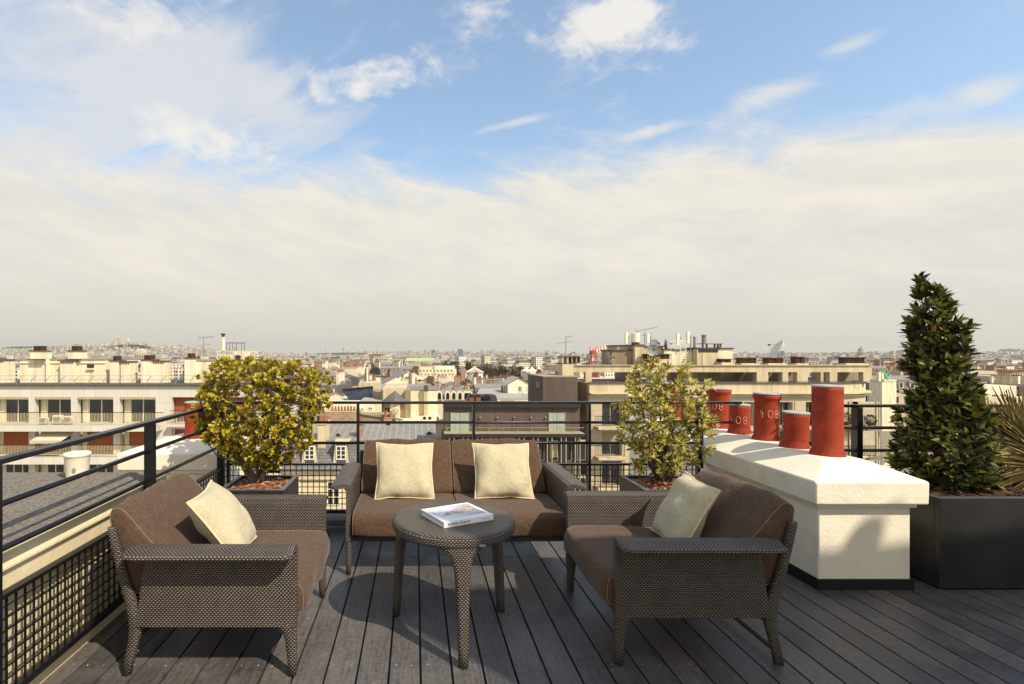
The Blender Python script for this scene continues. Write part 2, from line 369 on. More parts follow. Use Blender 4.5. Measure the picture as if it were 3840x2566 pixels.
def railing(name,label,P0,P1,posts,zt,z2,z3,zm,zb,postw=.05,thick=.012,mid=True,group='black railings round the terrace',rows=8):
    """P0,P1 floor points; posts = distances along"""
    root=thing(name,label,'railing',(P0[0],P0[1],0),math.atan2(P1[1]-P0[1],P1[0]-P0[0]),group)
    Ln=math.dist(P0,P1)
    MB().box(-.02,Ln+.02,-.026,.026,zt-.014,zt+.008).build('top_rail',['black_metal'],root,bevel=.003)
    if mid:
        for z in (z2,z3): MB().tube([(0,0,z),(Ln,0,z)],.0125,10).build('middle_rail',['black_metal'],root,smooth=True)
    for t in posts:
        MB().box(t-thick,t+thick,-postw/2,postw/2,.0,zt-.014).build('post',['black_metal'],root,bevel=.002)
    m=MB(); m.box(0,Ln,-.02,.02,zm-.008,zm+.008); m.box(0,Ln,-.015,.015,zb-.03,zb)
    n=int(Ln/.0505)
    for i in range(1,n+1): m.box(i*.0505-.0032,i*.0505+.0032,-.004,.004,zb,zm)
    for k in range(1,rows):
        z=zb+(zm-zb)*k/rows; m.box(0,Ln,-.0028,.0028,z-.0032,z+.0032)
    m.build('mesh_panel',['black_metal'],root)
    return root
Zr=dict(zt=1.08,z2=.903,z3=.722,zm=.535,zb=.135)
railing('railing','black steel railing with square mesh running across behind the sofa',(-1.655,4.6),(2.50,4.6),[0.01,1.15,2.167,3.182,4.14],postw=.05,thick=.011,**Zr)
railing('railing','black steel railing sloping up the left side beside the felt roof',(-1.655,.6),(-1.655,4.6),[.27,1.44,2.66,3.85],postw=.058,thick=.02,**Zr)
railing('railing','black steel railing right of the tall red pot, behind the bay tree',(3.30,4.16),(6.3,4.16),[.215,1.6,2.9],postw=.06,thick=.022,zt=1.095,z2=.917,z3=.737,zm=.55,zb=.15)
# stubs of rail ending over the chimney block
st=thing('rail_end','two short black rail ends stopping in front of a red pot','railing',(2.5,4.6,0))
MB().box(0,.365,-.024,.024,1.066,1.088).build('top_rail',['black_metal'],st,bevel=.003)
MB().tube([(0,0,.903),(.29,0,.903)],.0125,10).build('middle_rail',['black_metal'],st,smooth=True)
MB().box(-.03,.03,-.011,.011,.50,1.07).build('post',['black_metal'],st,bevel=.002)
# ---------------------------------------------------------------- rattan seats
def rsec(cx,cy,hx,hy,z,n=12,p=3.):
    out=[]
    for k in range(n):
        t=2*math.pi*k/n; c,s=math.cos(t),math.sin(t)
        out.append((cx+hx*math.copysign(abs(c)**(2/p),c),cy+hy*math.copysign(abs(s)**(2/p),s),z))
    return out
def cushion(prof,x0,x1,name,parent,amp=.004,seed=0,bulge=.0,piping=True):
    p=chaikin(prof,2); n=len(p)
    cx=sum(a for a,b in p)/n; cz=sum(b for a,b in p)/n
    rr=sum(math.hypot(a-cx,b-cz) for a,b in p)/n
    rings=[]; k=16
    xs=[(x0,.035),(x0+.006,.012),(x0+.02,.002)]+[(x0+.02+(x1-x0-.04)*i/k,-bulge*math.sin(math.pi*i/k)) for i in range(1,k)]+[(x1-.02,.002),(x1-.006,.012),(x1,.035)]
    for x,ins in xs:
        f=1-ins/rr; ring=[]
        for a,b in p:
            y=cx+(a-cx)*f; z=cz+(b-cz)*f
            d=noise.noise(Vector((x*7+seed,y*9,z*9)))*amp*2+noise.noise(Vector((x*22+seed,y*5,z*12)))*amp
            if ins<0.005: 
                L_=math.hypot(y-cx,z-cz); y+=(y-cx)/L_*d; z+=(z-cz)/L_*d
            ring.append((x,y,z))
        rings.append(ring)
    o=MB().rings(rings).build(name,['brown_fabric'],parent,smooth=True)
    if piping:
        for xx in (x0+.006,x1-.006):
            f=1-.010/rr; pts=[(xx,cx+(a-cx)*f,cz+(b-cz)*f) for a,b in p]; pts.append(pts[0])
            MB().tube(pts,.0028,6,caps=False).build('piping',['piping_thread'],o,smooth=True)
    return o
plain('piping_thread',(.20,.135,.09),.9,.2,60)
def make_seat(name,label,cat,W,ncush,loc,rz,seed,group=None):
    root=thing(name,label,cat,loc,rz,group); h=W/2
    for s in (-1,1):
        # arm: side panel that rolls outward into a flat armrest
        sec=[(.038,.23),(.036,.45),(.040,.575),(.032,.604),(.004,.618),(-.04,.617),(-.104,.600),(-.110,.588),(-.100,.579),(-.04,.592),(-.012,.588),(.002,.570),(.004,.45),(.0,.23)]
        rings=[]
        for y,ins in ((.0,.10),(.012,.05),(.03,.0),(.35,0),(.66,0),(.70,.02),(.715,.05)):
            ring=[]
            for (a,z) in sec:
                yy=y
                if z<.58: yy=min(y,.70-.0+.06*(.58-z)/.36*0)+ (0.045*(.58-z)/.35 if y>.5 else 0)
                elif y>.5: yy=y+(.05 if a<-.03 else .01)
                aa=a
                if a<-.03: aa=a+ins*.35 
                ring.append((s*(-h+aa)*-1 if False else (h-aa if s>0 else -h+aa),yy,z))
            rings.append(ring if s<0 else ring[::-1])
        MB().rings(rings).build('arm',['rattan'],root,smooth=False,bevel=.006)
        X=lambda a:(h-a if s>0 else -h+a)
        fl=[]
        for z,hx,hy,cx_,cy_ in ((0,.017,.019,.018,.022),(.08,.019,.022,.019,.023),(.16,.0205,.027,.0195,.027),(.205,.021,.034,.020,.034),(.232,.021,.05,.020,.05),(.25,.0205,.08,.020,.08)):
            fl.append(rsec(X(cx_),cy_,hx,hy,z))
        MB().rings(fl).build('leg',['rattan'],root,smooth=True)
        bl=[]
        for z,cy_,hy,hx in ((0,.800,.021,.020),(.08,.785,.022,.020),(.16,.765,.025,.021),(.225,.755,.032,.022),(.27,.757,.034,.022),(.34,.778,.026,.021),(.45,.812,.021,.021),(.58,.845,.019,.020),(.675,.868,.018,.019),(.69,.871,.015,.016)):
            bl.append(rsec(X(.024),cy_,hx,hy,z))
        MB().rings(bl).build('leg',['rattan'],root,smooth=True)
    # rails, back panel
    MB().box(-h+.03,h-.03,.015,.05,.225,.26).box(-h+.03,h-.03,.70,.74,.225,.26).box(-h+.03,-h+.06,.05,.70,.225,.26).box(h-.06,h-.03,.05,.70,.225,.26).box(-h+.05,h-.05,.05,.70,.232,.245).build('seat_frame',['rattan'],root,bevel=.005)
    q=[]
    for z,y in ((.25,.752),(.34,.778),(.45,.812),(.58,.845),(.68,.868)): q.append((y,z))
    rr=[[(x,y,z) for y,z in q]+[(x,y+.014,z) for y,z in reversed(q)] for x in (-h+.03,h-.03)]
    MB().rings(rr).build('back_panel',['rattan'],root)
    MB().tube([(-h+.03,.80,.055),(h-.03,.80,.055)],.009,8).build('stretcher',['rattan'],root)
    seat=[(-.022,.262),(-.034,.30),(-.032,.375),(-.012,.412),(.04,.424),(.30,.424),(.56,.412),(.60,.40),(.60,.262),(.3,.258)]
    back=[(.535,.42),(.60,.50),(.70,.615),(.80,.735),(.842,.778),(.878,.782),(.905,.755),(.893,.68),(.868,.62),(.838,.50),(.795,.36),(.70,.345),(.60,.37)]
    i0,i1=-h+.043,h-.043; w=(i1-i0)/ncush
    for k in range(ncush):
        cushion(seat,i0+w*k+.002,i0+w*(k+1)-.002,'seat_cushion',root,.0065,seed+k*3.3,.004)
        cushion(back,i0+w*k+.003,i0+w*(k+1)-.003,'back_cushion',root,.0065,seed+9+k*5.1,.006)
    return root
make_seat('sofa','two seat brown cushioned sofa in woven rattan facing the camera','sofa',1.545,2,(.297,3.55,0),0,1.)
make_seat('armchair','woven rattan armchair on the left, seat turned to the table','armchair',.83,1,(-.555,2.845,0),R(90),5.,'pair of rattan armchairs')
make_seat('armchair','woven rattan armchair on the right beside the white chimney block','armchair',.83,1,(.964,2.93,0),R(-90),8.,'pair of rattan armchairs')
def pillow(label,loc,X,U,seed,size=.43,T=.078):
    """X width direction, U up direction of the pillow"""
    X=Vector(X).normalized(); U=Vector(U); U=(U-X*U.dot(X)).normalized(); Nn=X.cross(U)
    M=Matrix((X,U,Nn)).transposed().to_4x4(); M.translation=Vector(loc)
    n=24; mb=MB(); hs=size/2
    def pt(i,j,side):
        s=-1+2*i/n; t=-1+2*j/n
        x=s*hs*(1-.075*(1-t*t)*abs(s)**2+.02*noise.noise(Vector((t*2,seed,s)))); y=t*hs*(1-.075*(1-s*s)*abs(t)**2+.03*noise.noise(Vector((s*2,t,seed))))
        e=max(0,(1-abs(s)**3.2))*max(0,(1-abs(t)**3.2))
        z=T*e**.62
        wr=noise.noise(Vector((s*1.5+seed,t*1.5,side)))*.022+noise.noise(Vector((s*4.0+seed,t*2.2,side*2)))*.007*(1.3-e)
        # folds pulled towards the corners
        wr+=.006*math.sin(9*(s*t)+seed)*(abs(s*t)**.6)
        return (x,y-.0,side*(z+wr*min(1,e*3)))
    for side in (1,-1):
        b=len(mb.v)
        for j in range(n+1):
            for i in range(n+1): mb.v.append(pt(i,j,side))
        for j in range(n):
            for i in range(n):
                a=b+j*(n+1)+i; f=(a,a+1,a+n+2,a+n+1)
                mb.f.append(f if side>0 else f[::-1]); mb.m.append(0)
    o=mb.build('pillow',['cream_fabric'],smooth=True)
    for l_ in o.data.uv_layers[0].data: l_.uv=(l_.uv[0]+seed*3.1,l_.uv[1]+seed*1.7)
    bd=[pt(i,0,1) for i in range(n)]+[pt(n,j,1) for j in range(n)]+[pt(i,n,1) for i in range(n,0,-1)]+[pt(0,j,1) for j in range(n,-1,-1)]
    MB().tube([(a,b_,0) for a,b_,c in bd],.0055,6,caps=False).build('piping',['cream_piping'],o,smooth=True)
    tag(o,label,'pillow','cream linen scatter pillows'); o.matrix_world=M
    return o
plain('cream_piping',(.66,.55,.34),.9,.12,60)
pillow('cream pillow on the sofa, the one leaning on its left back cushion',(-.083,4.005,.612),(1,.02,0),(0,.5,.86),1.3,.445)
pillow('cream pillow on the sofa, the one leaning on its right back cushion',(.665,4.005,.612),(1,-.03,.01),(0,.5,.86),4.1,.44)
pillow('cream pillow slumped against the back of the left armchair',(-1.035,2.83,.598),(-.10,1,.03),(-.60,.0,.80),7.7,.42,.085)
pillow('cream pillow standing on its edge in the right armchair',(1.52,2.97,.61),(-.06,-1,-.03),(.48,.0,.88),11.2,.41,.07)
# ---------------------------------------------------------------- table and book
tb=thing('round_table','round woven rattan side table on three splayed legs','table',(.206,2.86,0))
prof=[(0,.613),(.25,.614),(.312,.613),(.326,.607),(.333,.596),(.333,.572),(.326,.558),(.30,.552),(.0,.552)]
MB().lathe(prof[::-1],64,caps=False).build('tabletop',['rattan'],tb,smooth=False,bevel=0)
for k in range(3):
    a=R(-86+120*k); c,s=math.cos(a),math.sin(a)
    rings=[]
    for z,r,hr,ht in ((0,.353,.020,.024),(.10,.347,.021,.026),(.25,.338,.023,.030),(.40,.325,.025,.036),(.47,.316,.026,.045),(.515,.308,.026,.062),(.545,.300,.028,.105),(.56,.296,.028,.135)):
        ring=[]
        for q in range(14):
            t=2*math.pi*q/14; e=math.cos(t); g=math.sin(t)
            lr=math.copysign(abs(e)**.7,e)*hr; lt=math.copysign(abs(g)**.7,g)*ht
            rad=r+lr; ang=lt/max(rad,.1)
            ring.append((rad*math.cos(a+ang),rad*math.sin(a+ang),z))
        rings.append(ring)
    MB().rings(rings).build('leg',['rattan'],tb,smooth=True)
MB().box(.094,.124,-.3265,-.3215,.566,.576,M=Matrix.Rotation(R(2),4,'Z')).build('maker_plate',['grey_metal'],tb,bevel=.001)
def text_mesh(s,size,ex=.0004):
    cu=bpy.data.curves.new('text','FONT'); cu.body=s; cu.size=size; cu.extrude=ex
    o=bpy.data.objects.new('text',cu); me=bpy.data.meshes.new_from_object(o); bpy.data.objects.remove(o); return me
bk=thing('book','white hardback book reading streets of paris on its spine','book',(.224,2.845,.6145),R(27))
BW,BD,BT=.305,.255,.030
MB().box(-BW/2,BW/2,-BD/2,BD/2,0,.0025).box(-BW/2,BW/2,-BD/2,BD/2,BT-.0025,BT).box(-BW/2,BW/2,-BD/2,-BD/2+.003,.0025,BT-.0025).build('cover',['book_white'],bk,bevel=.0008)
MB().box(-BW/2+.006,BW/2-.006,-BD/2+.003,BD/2-.006,.0025,BT-.0025).build('pages',['book_pages'],bk)
def txt(s,size,parent,M,name='lettering',mat='ink'):
    me=text_mesh(s,size); me.materials.append(MAT[mat]); o=bpy.data.objects.new(name,me); C.objects.link(o); o.parent=parent; o.matrix_local=M; return o
txt('streets of paris',.0225,bk,Matrix.Translation((-BW/2+.022,-BD/2-.0003,.0095))@Matrix.Rotation(R(90),4,'X'))
txt('STREETS OF PARIS',.006,bk,Matrix.Translation((BW/2-.075,-BD/2-.0003,.012))@Matrix.Rotation(R(90),4,'X'),mat='grey_metal')
for i,(ww,yy) in enumerate(((.16,.0),(.15,-.009),(.155,-.018),(.10,-.027))):
    pass
def cover_picture():
    m,nt,b=newmat('cover_print'); uv=N(nt,'ShaderNodeUVMap')
    sx=N(nt,'ShaderNodeSeparateXYZ'); L(nt,uv.outputs[0],sx.inputs[0]); u,v=sx.outputs[0],sx.outputs[1]
    sky=ramp(nt,u,[(0,(.80,.76,.86)),(.45,(.62,.60,.74)),(1,(.34,.36,.44))])
    vo=N(nt,'ShaderNodeTexVoronoi',i_Scale=13.,distance='CHEBYCHEV'); mp=N(nt,'ShaderNodeMapping'); mp.inputs['Scale'].default_value=(1,2.2,1); L(nt,uv.outputs[0],mp.inputs[0]); L(nt,mp.outputs[0],vo.inputs['Vector'])
    town=ramp(nt,vo.outputs['Color'],[(0,(.10,.10,.13)),(.4,(.42,.34,.26)),(.7,(.66,.56,.42)),(1,(.30,.33,.40))])
    n=N(nt,'ShaderNodeTexNoise',i_Scale=5.); L(nt,uv.outputs[0],n.inputs['Vector'])
    ed=math_(nt,'ADD',v,math_(nt,'MULTIPLY',math_(nt,'SUBTRACT',n.outputs[0],.5),.35))
    band=math_(nt,'MULTIPLY',math_(nt,'GREATER_THAN',ed,.25),math_(nt,'LESS_THAN',ed,math_(nt,'ADD',.45,math_(nt,'MULTIPLY',u,.5))))
    L(nt,mixc(nt,band,sky,town),b.inputs['Base Color']); b.inputs['Roughness'].default_value=.35
cover_picture()
MB().q([(-.085,-.085,BT+.0006),(.132,-.085,BT+.0006),(.132,.105,BT+.0006),(-.085,.105,BT+.0006)],0,[(0,0),(1,0),(1,1),(0,1)]).build('cover_print',['cover_print'],bk)
# lines of small print on the cover, down its left edge
for i in range(3):
    txt('streets of paris',.0065,bk,Matrix.Translation((-.125+i*.011,.045-.03*i,BT+.0008))@Matrix.Rotation(R(-90),4,'Z'),mat='grey_metal')
# ---------------------------------------------------------------- planters and plants
def planter(label,x0,x1,y0,y1,h,chips='bark_chip',rim=.035):
    root=thing('planter',label,'planter',((x0+x1)/2,(y0+y1)/2,0),0,'dark metal planters on the deck'); a=(x1-x0)/2; b=(y1-y0)/2
    t=rim
    m=MB(); m.box(-a,a,-b,-b+t,.01,h); m.box(-a,a,b-t,b,.01,h); m.box(-a,-a+t,-b+t,b-t,.01,h); m.box(a-t,a,-b+t,b-t,.01,h)
    m.build('box',['planter_metal'],root,bevel=.004)
    m=MB(); z=h+.0015
    for r in ((-a,a,-b,-b+t),(-a,a,b-t,b),(-a,-a+t,-b+t,b-t),(a-t,a,-b+t,b-t)): m.box(r[0],r[1],r[2],r[3],h,z)
    m.build('rim',['planter_rim'],root)
    n=14; mm=MB(); b0=len(mm.v)
    for j in range(n+1):
        for i in range(n+1):
            x=-a+t+(2*a-2*t)*i/n; y=-b+t+(2*b-2*t)*j/n
            mm.v.append((x,y,h-.045+.035*math.exp(-(x*x+y*y)/.03)+random.uniform(0,.012)))
    for j in range(n):
        for i in range(n):
            q=b0+j*(n+1)+i; mm.f.append((q,q+1,q+n+2,q+n+1)); mm.m.append(0)
    s=mm.build('soil',['soil'],root)
    mc=MB()
    for k in range(int(420*(4*a*b)/.2)):
        x=random.uniform(-a+t+.01,a-t-.01); y=random.uniform(-b+t+.01,b-t-.01); z=h-.035+.035*math.exp(-(x*x+y*y)/.03)+random.uniform(0,.015)
        M=Matrix.Translation((x,y,z))@Matrix.Rotation(random.uniform(0,6.3),4,'Z')@Matrix.Rotation(random.uniform(-.6,.6),4,'X')
        l=random.uniform(.010,.028); w=random.uniform(.006,.013); mc.box(-l,l,-w,w,-.002,.003,M=M)
    tag(mc.build('bark_chips',[chips],root),kind='stuff')
    return root
islandcol('dark_chip',[(0,(.02,.010,.006)),(.8,(.06,.028,.016)),(1,(.20,.06,.03))],.9)
islandcol('bark_chip',[(0,(.09,.028,.014)),(.4,(.22,.075,.035)),(.75,(.36,.16,.08)),(1,(.48,.30,.20))],.9)
planter('square dark planter under the golden shrub, in the left corner',-1.49,-.99,3.93,4.43,.478)
planter('square dark planter with bark chips under the thin variegated shrub',1.727,2.227,3.93,4.43,.478)
planter('wide black planter holding the tall bay tree at the right',3.34,4.55,3.33,4.02,.584,'dark_chip')
def leaf(mb,p,d,up,l,w,mi=0,fold=.25,curl=.15):
    d=d.normalized(); s=d.cross(up)
    if s.length<1e-3: s=d.cross(Vector((1,0,0)))
    s.normalize(); n=s.cross(d)
    a=p; m=p+d*l*.5-n*l*curl*.2; t=p+d*l-n*l*curl
    l1=p+d*l*.28+s*w*.42+n*w*fold*.6; l2=p+d*l*.65+s*w*.46+n*w*fold*.5-n*l*curl*.4
    r1=p+d*l*.28-s*w*.42+n*w*fold*.6; r2=p+d*l*.65-s*w*.46+n*w*fold*.5-n*l*curl*.4
    b=len(mb.v); mb.v+=[tuple(x) for x in (a,l1,l2,t,r2,r1,m)]
    for f,uv in (((0,6,1),((.5,0),(.5,.5),(0,.3))),((1,6,2),((0,.3),(.5,.5),(0,.65))),((2,6,3),((0,.65),(.5,.5),(.5,1))),((0,5,6),((.5,0),(1,.3),(.5,.5))),((5,4,6),((1,.3),(1,.65),(.5,.5))),((4,3,6),((1,.65),(.5,1),(.5,.5)))):
        mb.f.append(tuple(b+i for i in f)); mb.m.append(mi); mb.uv[len(mb.f)-1]=uv
def rv(): 
    v=Vector((random.gauss(0,1),random.gauss(0,1),random.gauss(0,1))); return v.normalized()
def rosette(mb,p,d,n,l,w,spread=.75,fold=.25,curl=.15):
    d=d.normalized(); a=d.orthogonal().normalized(); b=d.cross(a); ph=random.uniform(0,6.3)
    for k in range(n):
        t=ph+k*2.4; q=k/n
        dd=d*(1.1-spread*(1-q)*1.1)+(a*math.cos(t)+b*math.sin(t))*spread*(1.15-q*.6)
        s=random.uniform(.75,1.2)
        leaf(mb,p-d*l*.35*(1-q),dd,d+rv()*.3,l*s,w*s,0,fold,curl)
def shrub(name,label,cat,base,prof,depth,nro,nleaf,ll,lw,matn,bark,nstem,leafy=.0,seed=1,cxs=None,inner=.35,spread=.75,stemr=.012,fill=None):
    """prof: list (z, halfwidth, centre x) of the crown outline"""
    random.seed(seed); root=thing(name,label,cat,(base[0],base[1],0))
    def outline(z):
        for (z0,h0,c0),(z1,h1,c1) in zip(prof[:-1],prof[1:]):
            if z0<=z<=z1:
                t=(z-z0)/(z1-z0); return h0+(h1-h0)*t,c0+(c1-c0)*t
        return 0,0
    zmin,zmax=prof[0][0],prof[-1][0]; hmax=max(p[1] for p in prof)
    fo=MB(); tips=[]; tries=0
    while len(tips)<nro and tries<200000:
        tries+=1
        z=random.uniform(zmin,zmax); h,c=outline(z)
        if random.random()>h/hmax: continue
        ang=random.uniform(0,6.283); r=random.uniform(inner,1)**.5
        lump=1+.24*noise.noise(Vector((math.cos(ang)*2,math.sin(ang)*2,z*5+seed)))+.08*noise.noise(Vector((math.cos(ang)*6,math.sin(ang)*6,z*14+seed)))
        dep=depth*h
        p=Vector((c+h*r*lump*math.cos(ang),dep*r*lump*math.sin(ang),z+random.uniform(-.02,.02)))
        tips.append((p,r))
    org=Vector((0,0,base[2]))
    st=MB(); stems=[]
    for k in range(nstem):
        a=2*math.pi*k/nstem+random.uniform(-.4,.4); q=tips[random.randrange(len(tips))][0]
        b0=org+Vector((math.cos(a)*.03,math.sin(a)*.03,0)); e=org.lerp(q,.92)
        m1=b0.lerp(e,.33)+Vector((0,0,.05))+rv()*.03; m2=b0.lerp(e,.68)+rv()*.035
        pts=[b0,b0.lerp(m1,.5)+rv()*.008,m1,m2,e]; stems.append(pts)
        st.tube(pts,[stemr,stemr*.85,stemr*.65,stemr*.4,stemr*.18],6)
    for p,r in tips:
        best=min(((p-pt).length+.15*i,pt) for s_ in stems[::1] for i,pt in enumerate(s_[1:]) ) if False else None
        cand=random.sample(stems,min(len(stems),7)); bp=None; bd=9
        for s_ in cand:
            for a_,b_ in zip(s_[1:-1],s_[2:]):
                for f in (0,.5,1):
                    pt=a_.lerp(b_,f); dd=(p-pt).length+(.3 if pt.z>p.z else 0)
                    if dd<bd: bd=dd; bp=pt
        if bd<.75:
            mid=bp.lerp(p,.5)+rv()*.012+Vector((0,0,-.01)); st.tube([bp,mid,p],[stemr*.22,stemr*.16,stemr*.09],4,caps=False)
        d=(p-(bp if bp else org)); d.normalize(); d=(d+Vector((0,0,.35))+rv()*.35)
        rosette(fo,p,d,random.randint(nleaf-2,nleaf+2),ll,lw,spread)
    st.build('branches',[bark],root,smooth=True)
    fo.build('foliage',[matn],root)
    return root
k=4.17/F
shrub('golden_shrub','dense golden leaved shrub spreading from the planter in the left corner','shrub',(-1.25,4.16,.45),
      [(.60,.12,.02),(.67,.25,.02),(.76,.38,.02),(.93,.50,-.02),(1.10,.555,-.0),(1.25,.53,.03),(1.35,.50,.04),(1.40,.44,.0),(1.45,.25,-.05)],.60,880,10,.042,.025,'golden_leaf','pale_bark',16,seed=3,inner=.25,stemr=.013)
shrub('variegated_shrub','thin twiggy shrub with cream edged leaves behind the right armchair','shrub',(1.975,4.16,.45),
      [(.57,.16,.0),(.66,.30,.0),(.80,.40,.0),(1.0,.38,.0),(1.2,.35,.01),(1.34,.30,.03),(1.43,.17,.03),(1.46,.05,.05)],.80,230,8,.060,.026,'variegated_leaf','bark',34,seed=11,inner=.10,stemr=.009,spread=.8)
# stray twig of that shrub is part of its foliage; bay tree
def bay():
    b=(3.72,3.68,.56); kk=3.68/F
    pr=[]
    for y,l,r in ((1858,3500,3690),(1800,3400,3740),(1740,3300,3750),(1680,3325,3745),(1600,3345,3725),(1520,3380,3690),(1430,3385,3680),(1350,3375,3660),(1280,3385,3650),(1200,3400,3620),(1130,3410,3585),(1080,3415,3535),(1040,3425,3500)):
        z=az(y,3.68); pr.append((z,max(.03,(r-l)/2*kk*.78-.03),((r+l)/2-CX)*kk-b[0]))
    shrub('bay_tree','tall dark bay tree clipped to a cone, rising above the right planter','tree',b,pr,.95,520,9,.076,.028,'bay_leaf','bark',20,seed=21,inner=.12,stemr=.014,spread=.55)
bay()
def palm():
    random.seed(5)
    root=thing('fan_palm','fan palm with spiky yellowing leaves cut by the right edge','palm',(4.62,3.78,0))
    MB().lathe([(.24,0),(.30,.60),(.31,.62),(.28,.62),(.27,.58),(.0,.58)],32).build('pot',['planter_rim'],root,smooth=False)
    MB().tube([(0,0,.55),(0,0,.75)],[.05,.035],8).build('trunk',['bark'],root)
    for (cx,cz,cy,tilt,r,a0,a1,n) in ((-.27,.86,-.20,-.1,.40,80,300,40),(-.20,1.0,.05,.15,.42,70,215,36),(-.30,.98,.12,.2,.36,90,230,34),(-.16,.92,-.05,.1,.44,60,215,34),(-.08,.98,.10,.2,.42,60,190,26),(.2,1.0,-.1,0,.40,-60,150,28),(.1,.8,.2,.2,.42,-20,200,26),(-.2,.80,.12,.3,.40,90,220,22)):
        cz-=.13; c=Vector((cx,cy,cz)); mb=MB()
        MB().tube([(0,0,.72),(cx*.5,cy*.5,(cz+.72)/2+.03),tuple(c)],[.008,.007,.005],6).build('leaf_stalk',['palm_leaf'],root)
        nrm=Vector((random.uniform(-.3,.3),-1,tilt)).normalized(); ex=Vector((1,0,0)); ex=(ex-nrm*ex.dot(nrm)).normalized(); ez=nrm.cross(ex)*-1
        if ez.z<0: ez=-ez
        for k in range(n):
            a=R(a0+(a1-a0)*k/(n-1)+random.uniform(-1.5,1.5)); d=ex*math.cos(a)+ez*math.sin(a)
            ll=r*random.uniform(.8,1.08); dr=Vector((0,0,-1))*random.uniform(.01,.05)+nrm*random.uniform(-.03,.03)
            s=nrm.cross(d); w=.0125
            p=[c+d*ll*t+dr*t*t for t in (0,.35,.7,1)]
            ws=[.003,w,w*.7,.001]
            for i in range(3):
                mb.q([p[i]-s*ws[i],p[i+1]-s*ws[i+1],p[i+1]+nrm*.004,p[i]+nrm*.004]); mb.q([p[i]+nrm*.004,p[i+1]+nrm*.004,p[i+1]+s*ws[i+1],p[i]+s*ws[i]])
        mb.build('fan_leaf',['palm_leaf'],root)
palm()
# ---------------------------------------------------------------- white chimney block with red pots
def chimney_block(label,x0,x1,y0,y1,zb,zc0,zc1,zr,over,name='chimney_block',skirt=True):
    root=thing(name,label,'chimney',((x0+x1)/2,(y0+y1)/2,0),0,'white rendered chimney blocks'); a=(x1-x0)/2; b=(y1-y0)/2
    def slab(x,y,z0,z1,mat,nm,sub=.0,par=root,bev=.012):
        return MB().box(-x,x,-y,y,z0,z1).build(nm,[mat],par,bevel=bev,seg=3)
    slab(a,b,zb,zc0-.03,'white_render','body')
    slab(a+.022,b+.022,zc0-.03,zc0+.002,'white_render','moulding',bev=.006)
    # cap: hipped slab
    A,B=a+over,b+over; hh=.13
    rings=[[(-A,-B,zc0),(A,-B,zc0),(A,B,zc0),(-A,B,zc0)],[(-A-.003,-B-.003,zc1),(A+.003,-B-.003,zc1),(A+.003,B,zc1),(-A-.003,B,zc1)],[(-hh,-B+(A-hh),zr),(hh,-B+(A-hh),zr),(hh,B-(A-hh),zr),(-hh,B-(A-hh),zr)]]
    mb=MB().rings(rings); cap=mb.build('cap',['white_render'],root)
    bv=cap.modifiers.new('bevel','BEVEL'); bv.width=.010; bv.segments=3; bv.limit_method='ANGLE'; bv.angle_limit=R(12)
    sd=cap.modifiers.new('sub','SUBSURF'); sd.subdivision_type='SIMPLE'; sd.levels=sd.render_levels=4
    tx=bpy.data.textures.new('uneven','CLOUDS'); tx.noise_scale=.22; tx.noise_depth=2
    dp=cap.modifiers.new('disp','DISPLACE'); dp.texture=tx; dp.strength=.004; dp.mid_level=.5; dp.texture_coords='GLOBAL'
    if skirt:
        s=.012
        MB().box(-a-s,a+s,-b-s,-b,0,.068).box(-a-s,-a,-b,b,0,.068).box(a,a+s,-b,b,0,.068).build('skirting',['skirting'],root,bevel=.003)
    for p in root.children:
        for v in p.data.polygons: v.use_smooth=False
    return root
chimney_block('long white chimney block carrying the row of red pots at right',2.575,3.165,3.34,6.3,0,.556,.70,.80,.06)
def digits(s,x0,z0,h):
    """chalk strokes: polylines in (s,z) along the pot's face"""
    out=[]; x=x0; w=h*.55
    for ch in s:
        if ch=='0': out.append([(x+w/2+w/2*math.cos(t/12*6.283),z0+h/2+h/2*math.sin(t/12*6.283)) for t in range(13)])
        elif ch=='8':
            for zc,rr in ((.73,.25),(.25,.27)): out.append([(x+w/2+w*.42*math.cos(t/12*6.283),z0+h*zc+h*rr*math.sin(t/12*6.283)) for t in range(13)])
        elif ch=='4':
            out.append([(x+w*.1,z0+h),(x,z0+h*.55),(x+w*.6,z0+h*.5)]); out.append([(x+w*.35,z0+h*.8),(x+w*.4,z0)])
        elif ch=='C': out.append([(x+w/2-w/2*math.cos(t/8*2.6-1.3),z0+h/2+h/2*math.sin(t/8*2.6-1.3)) for t in range(9)])
        x+=w*1.5
    return out
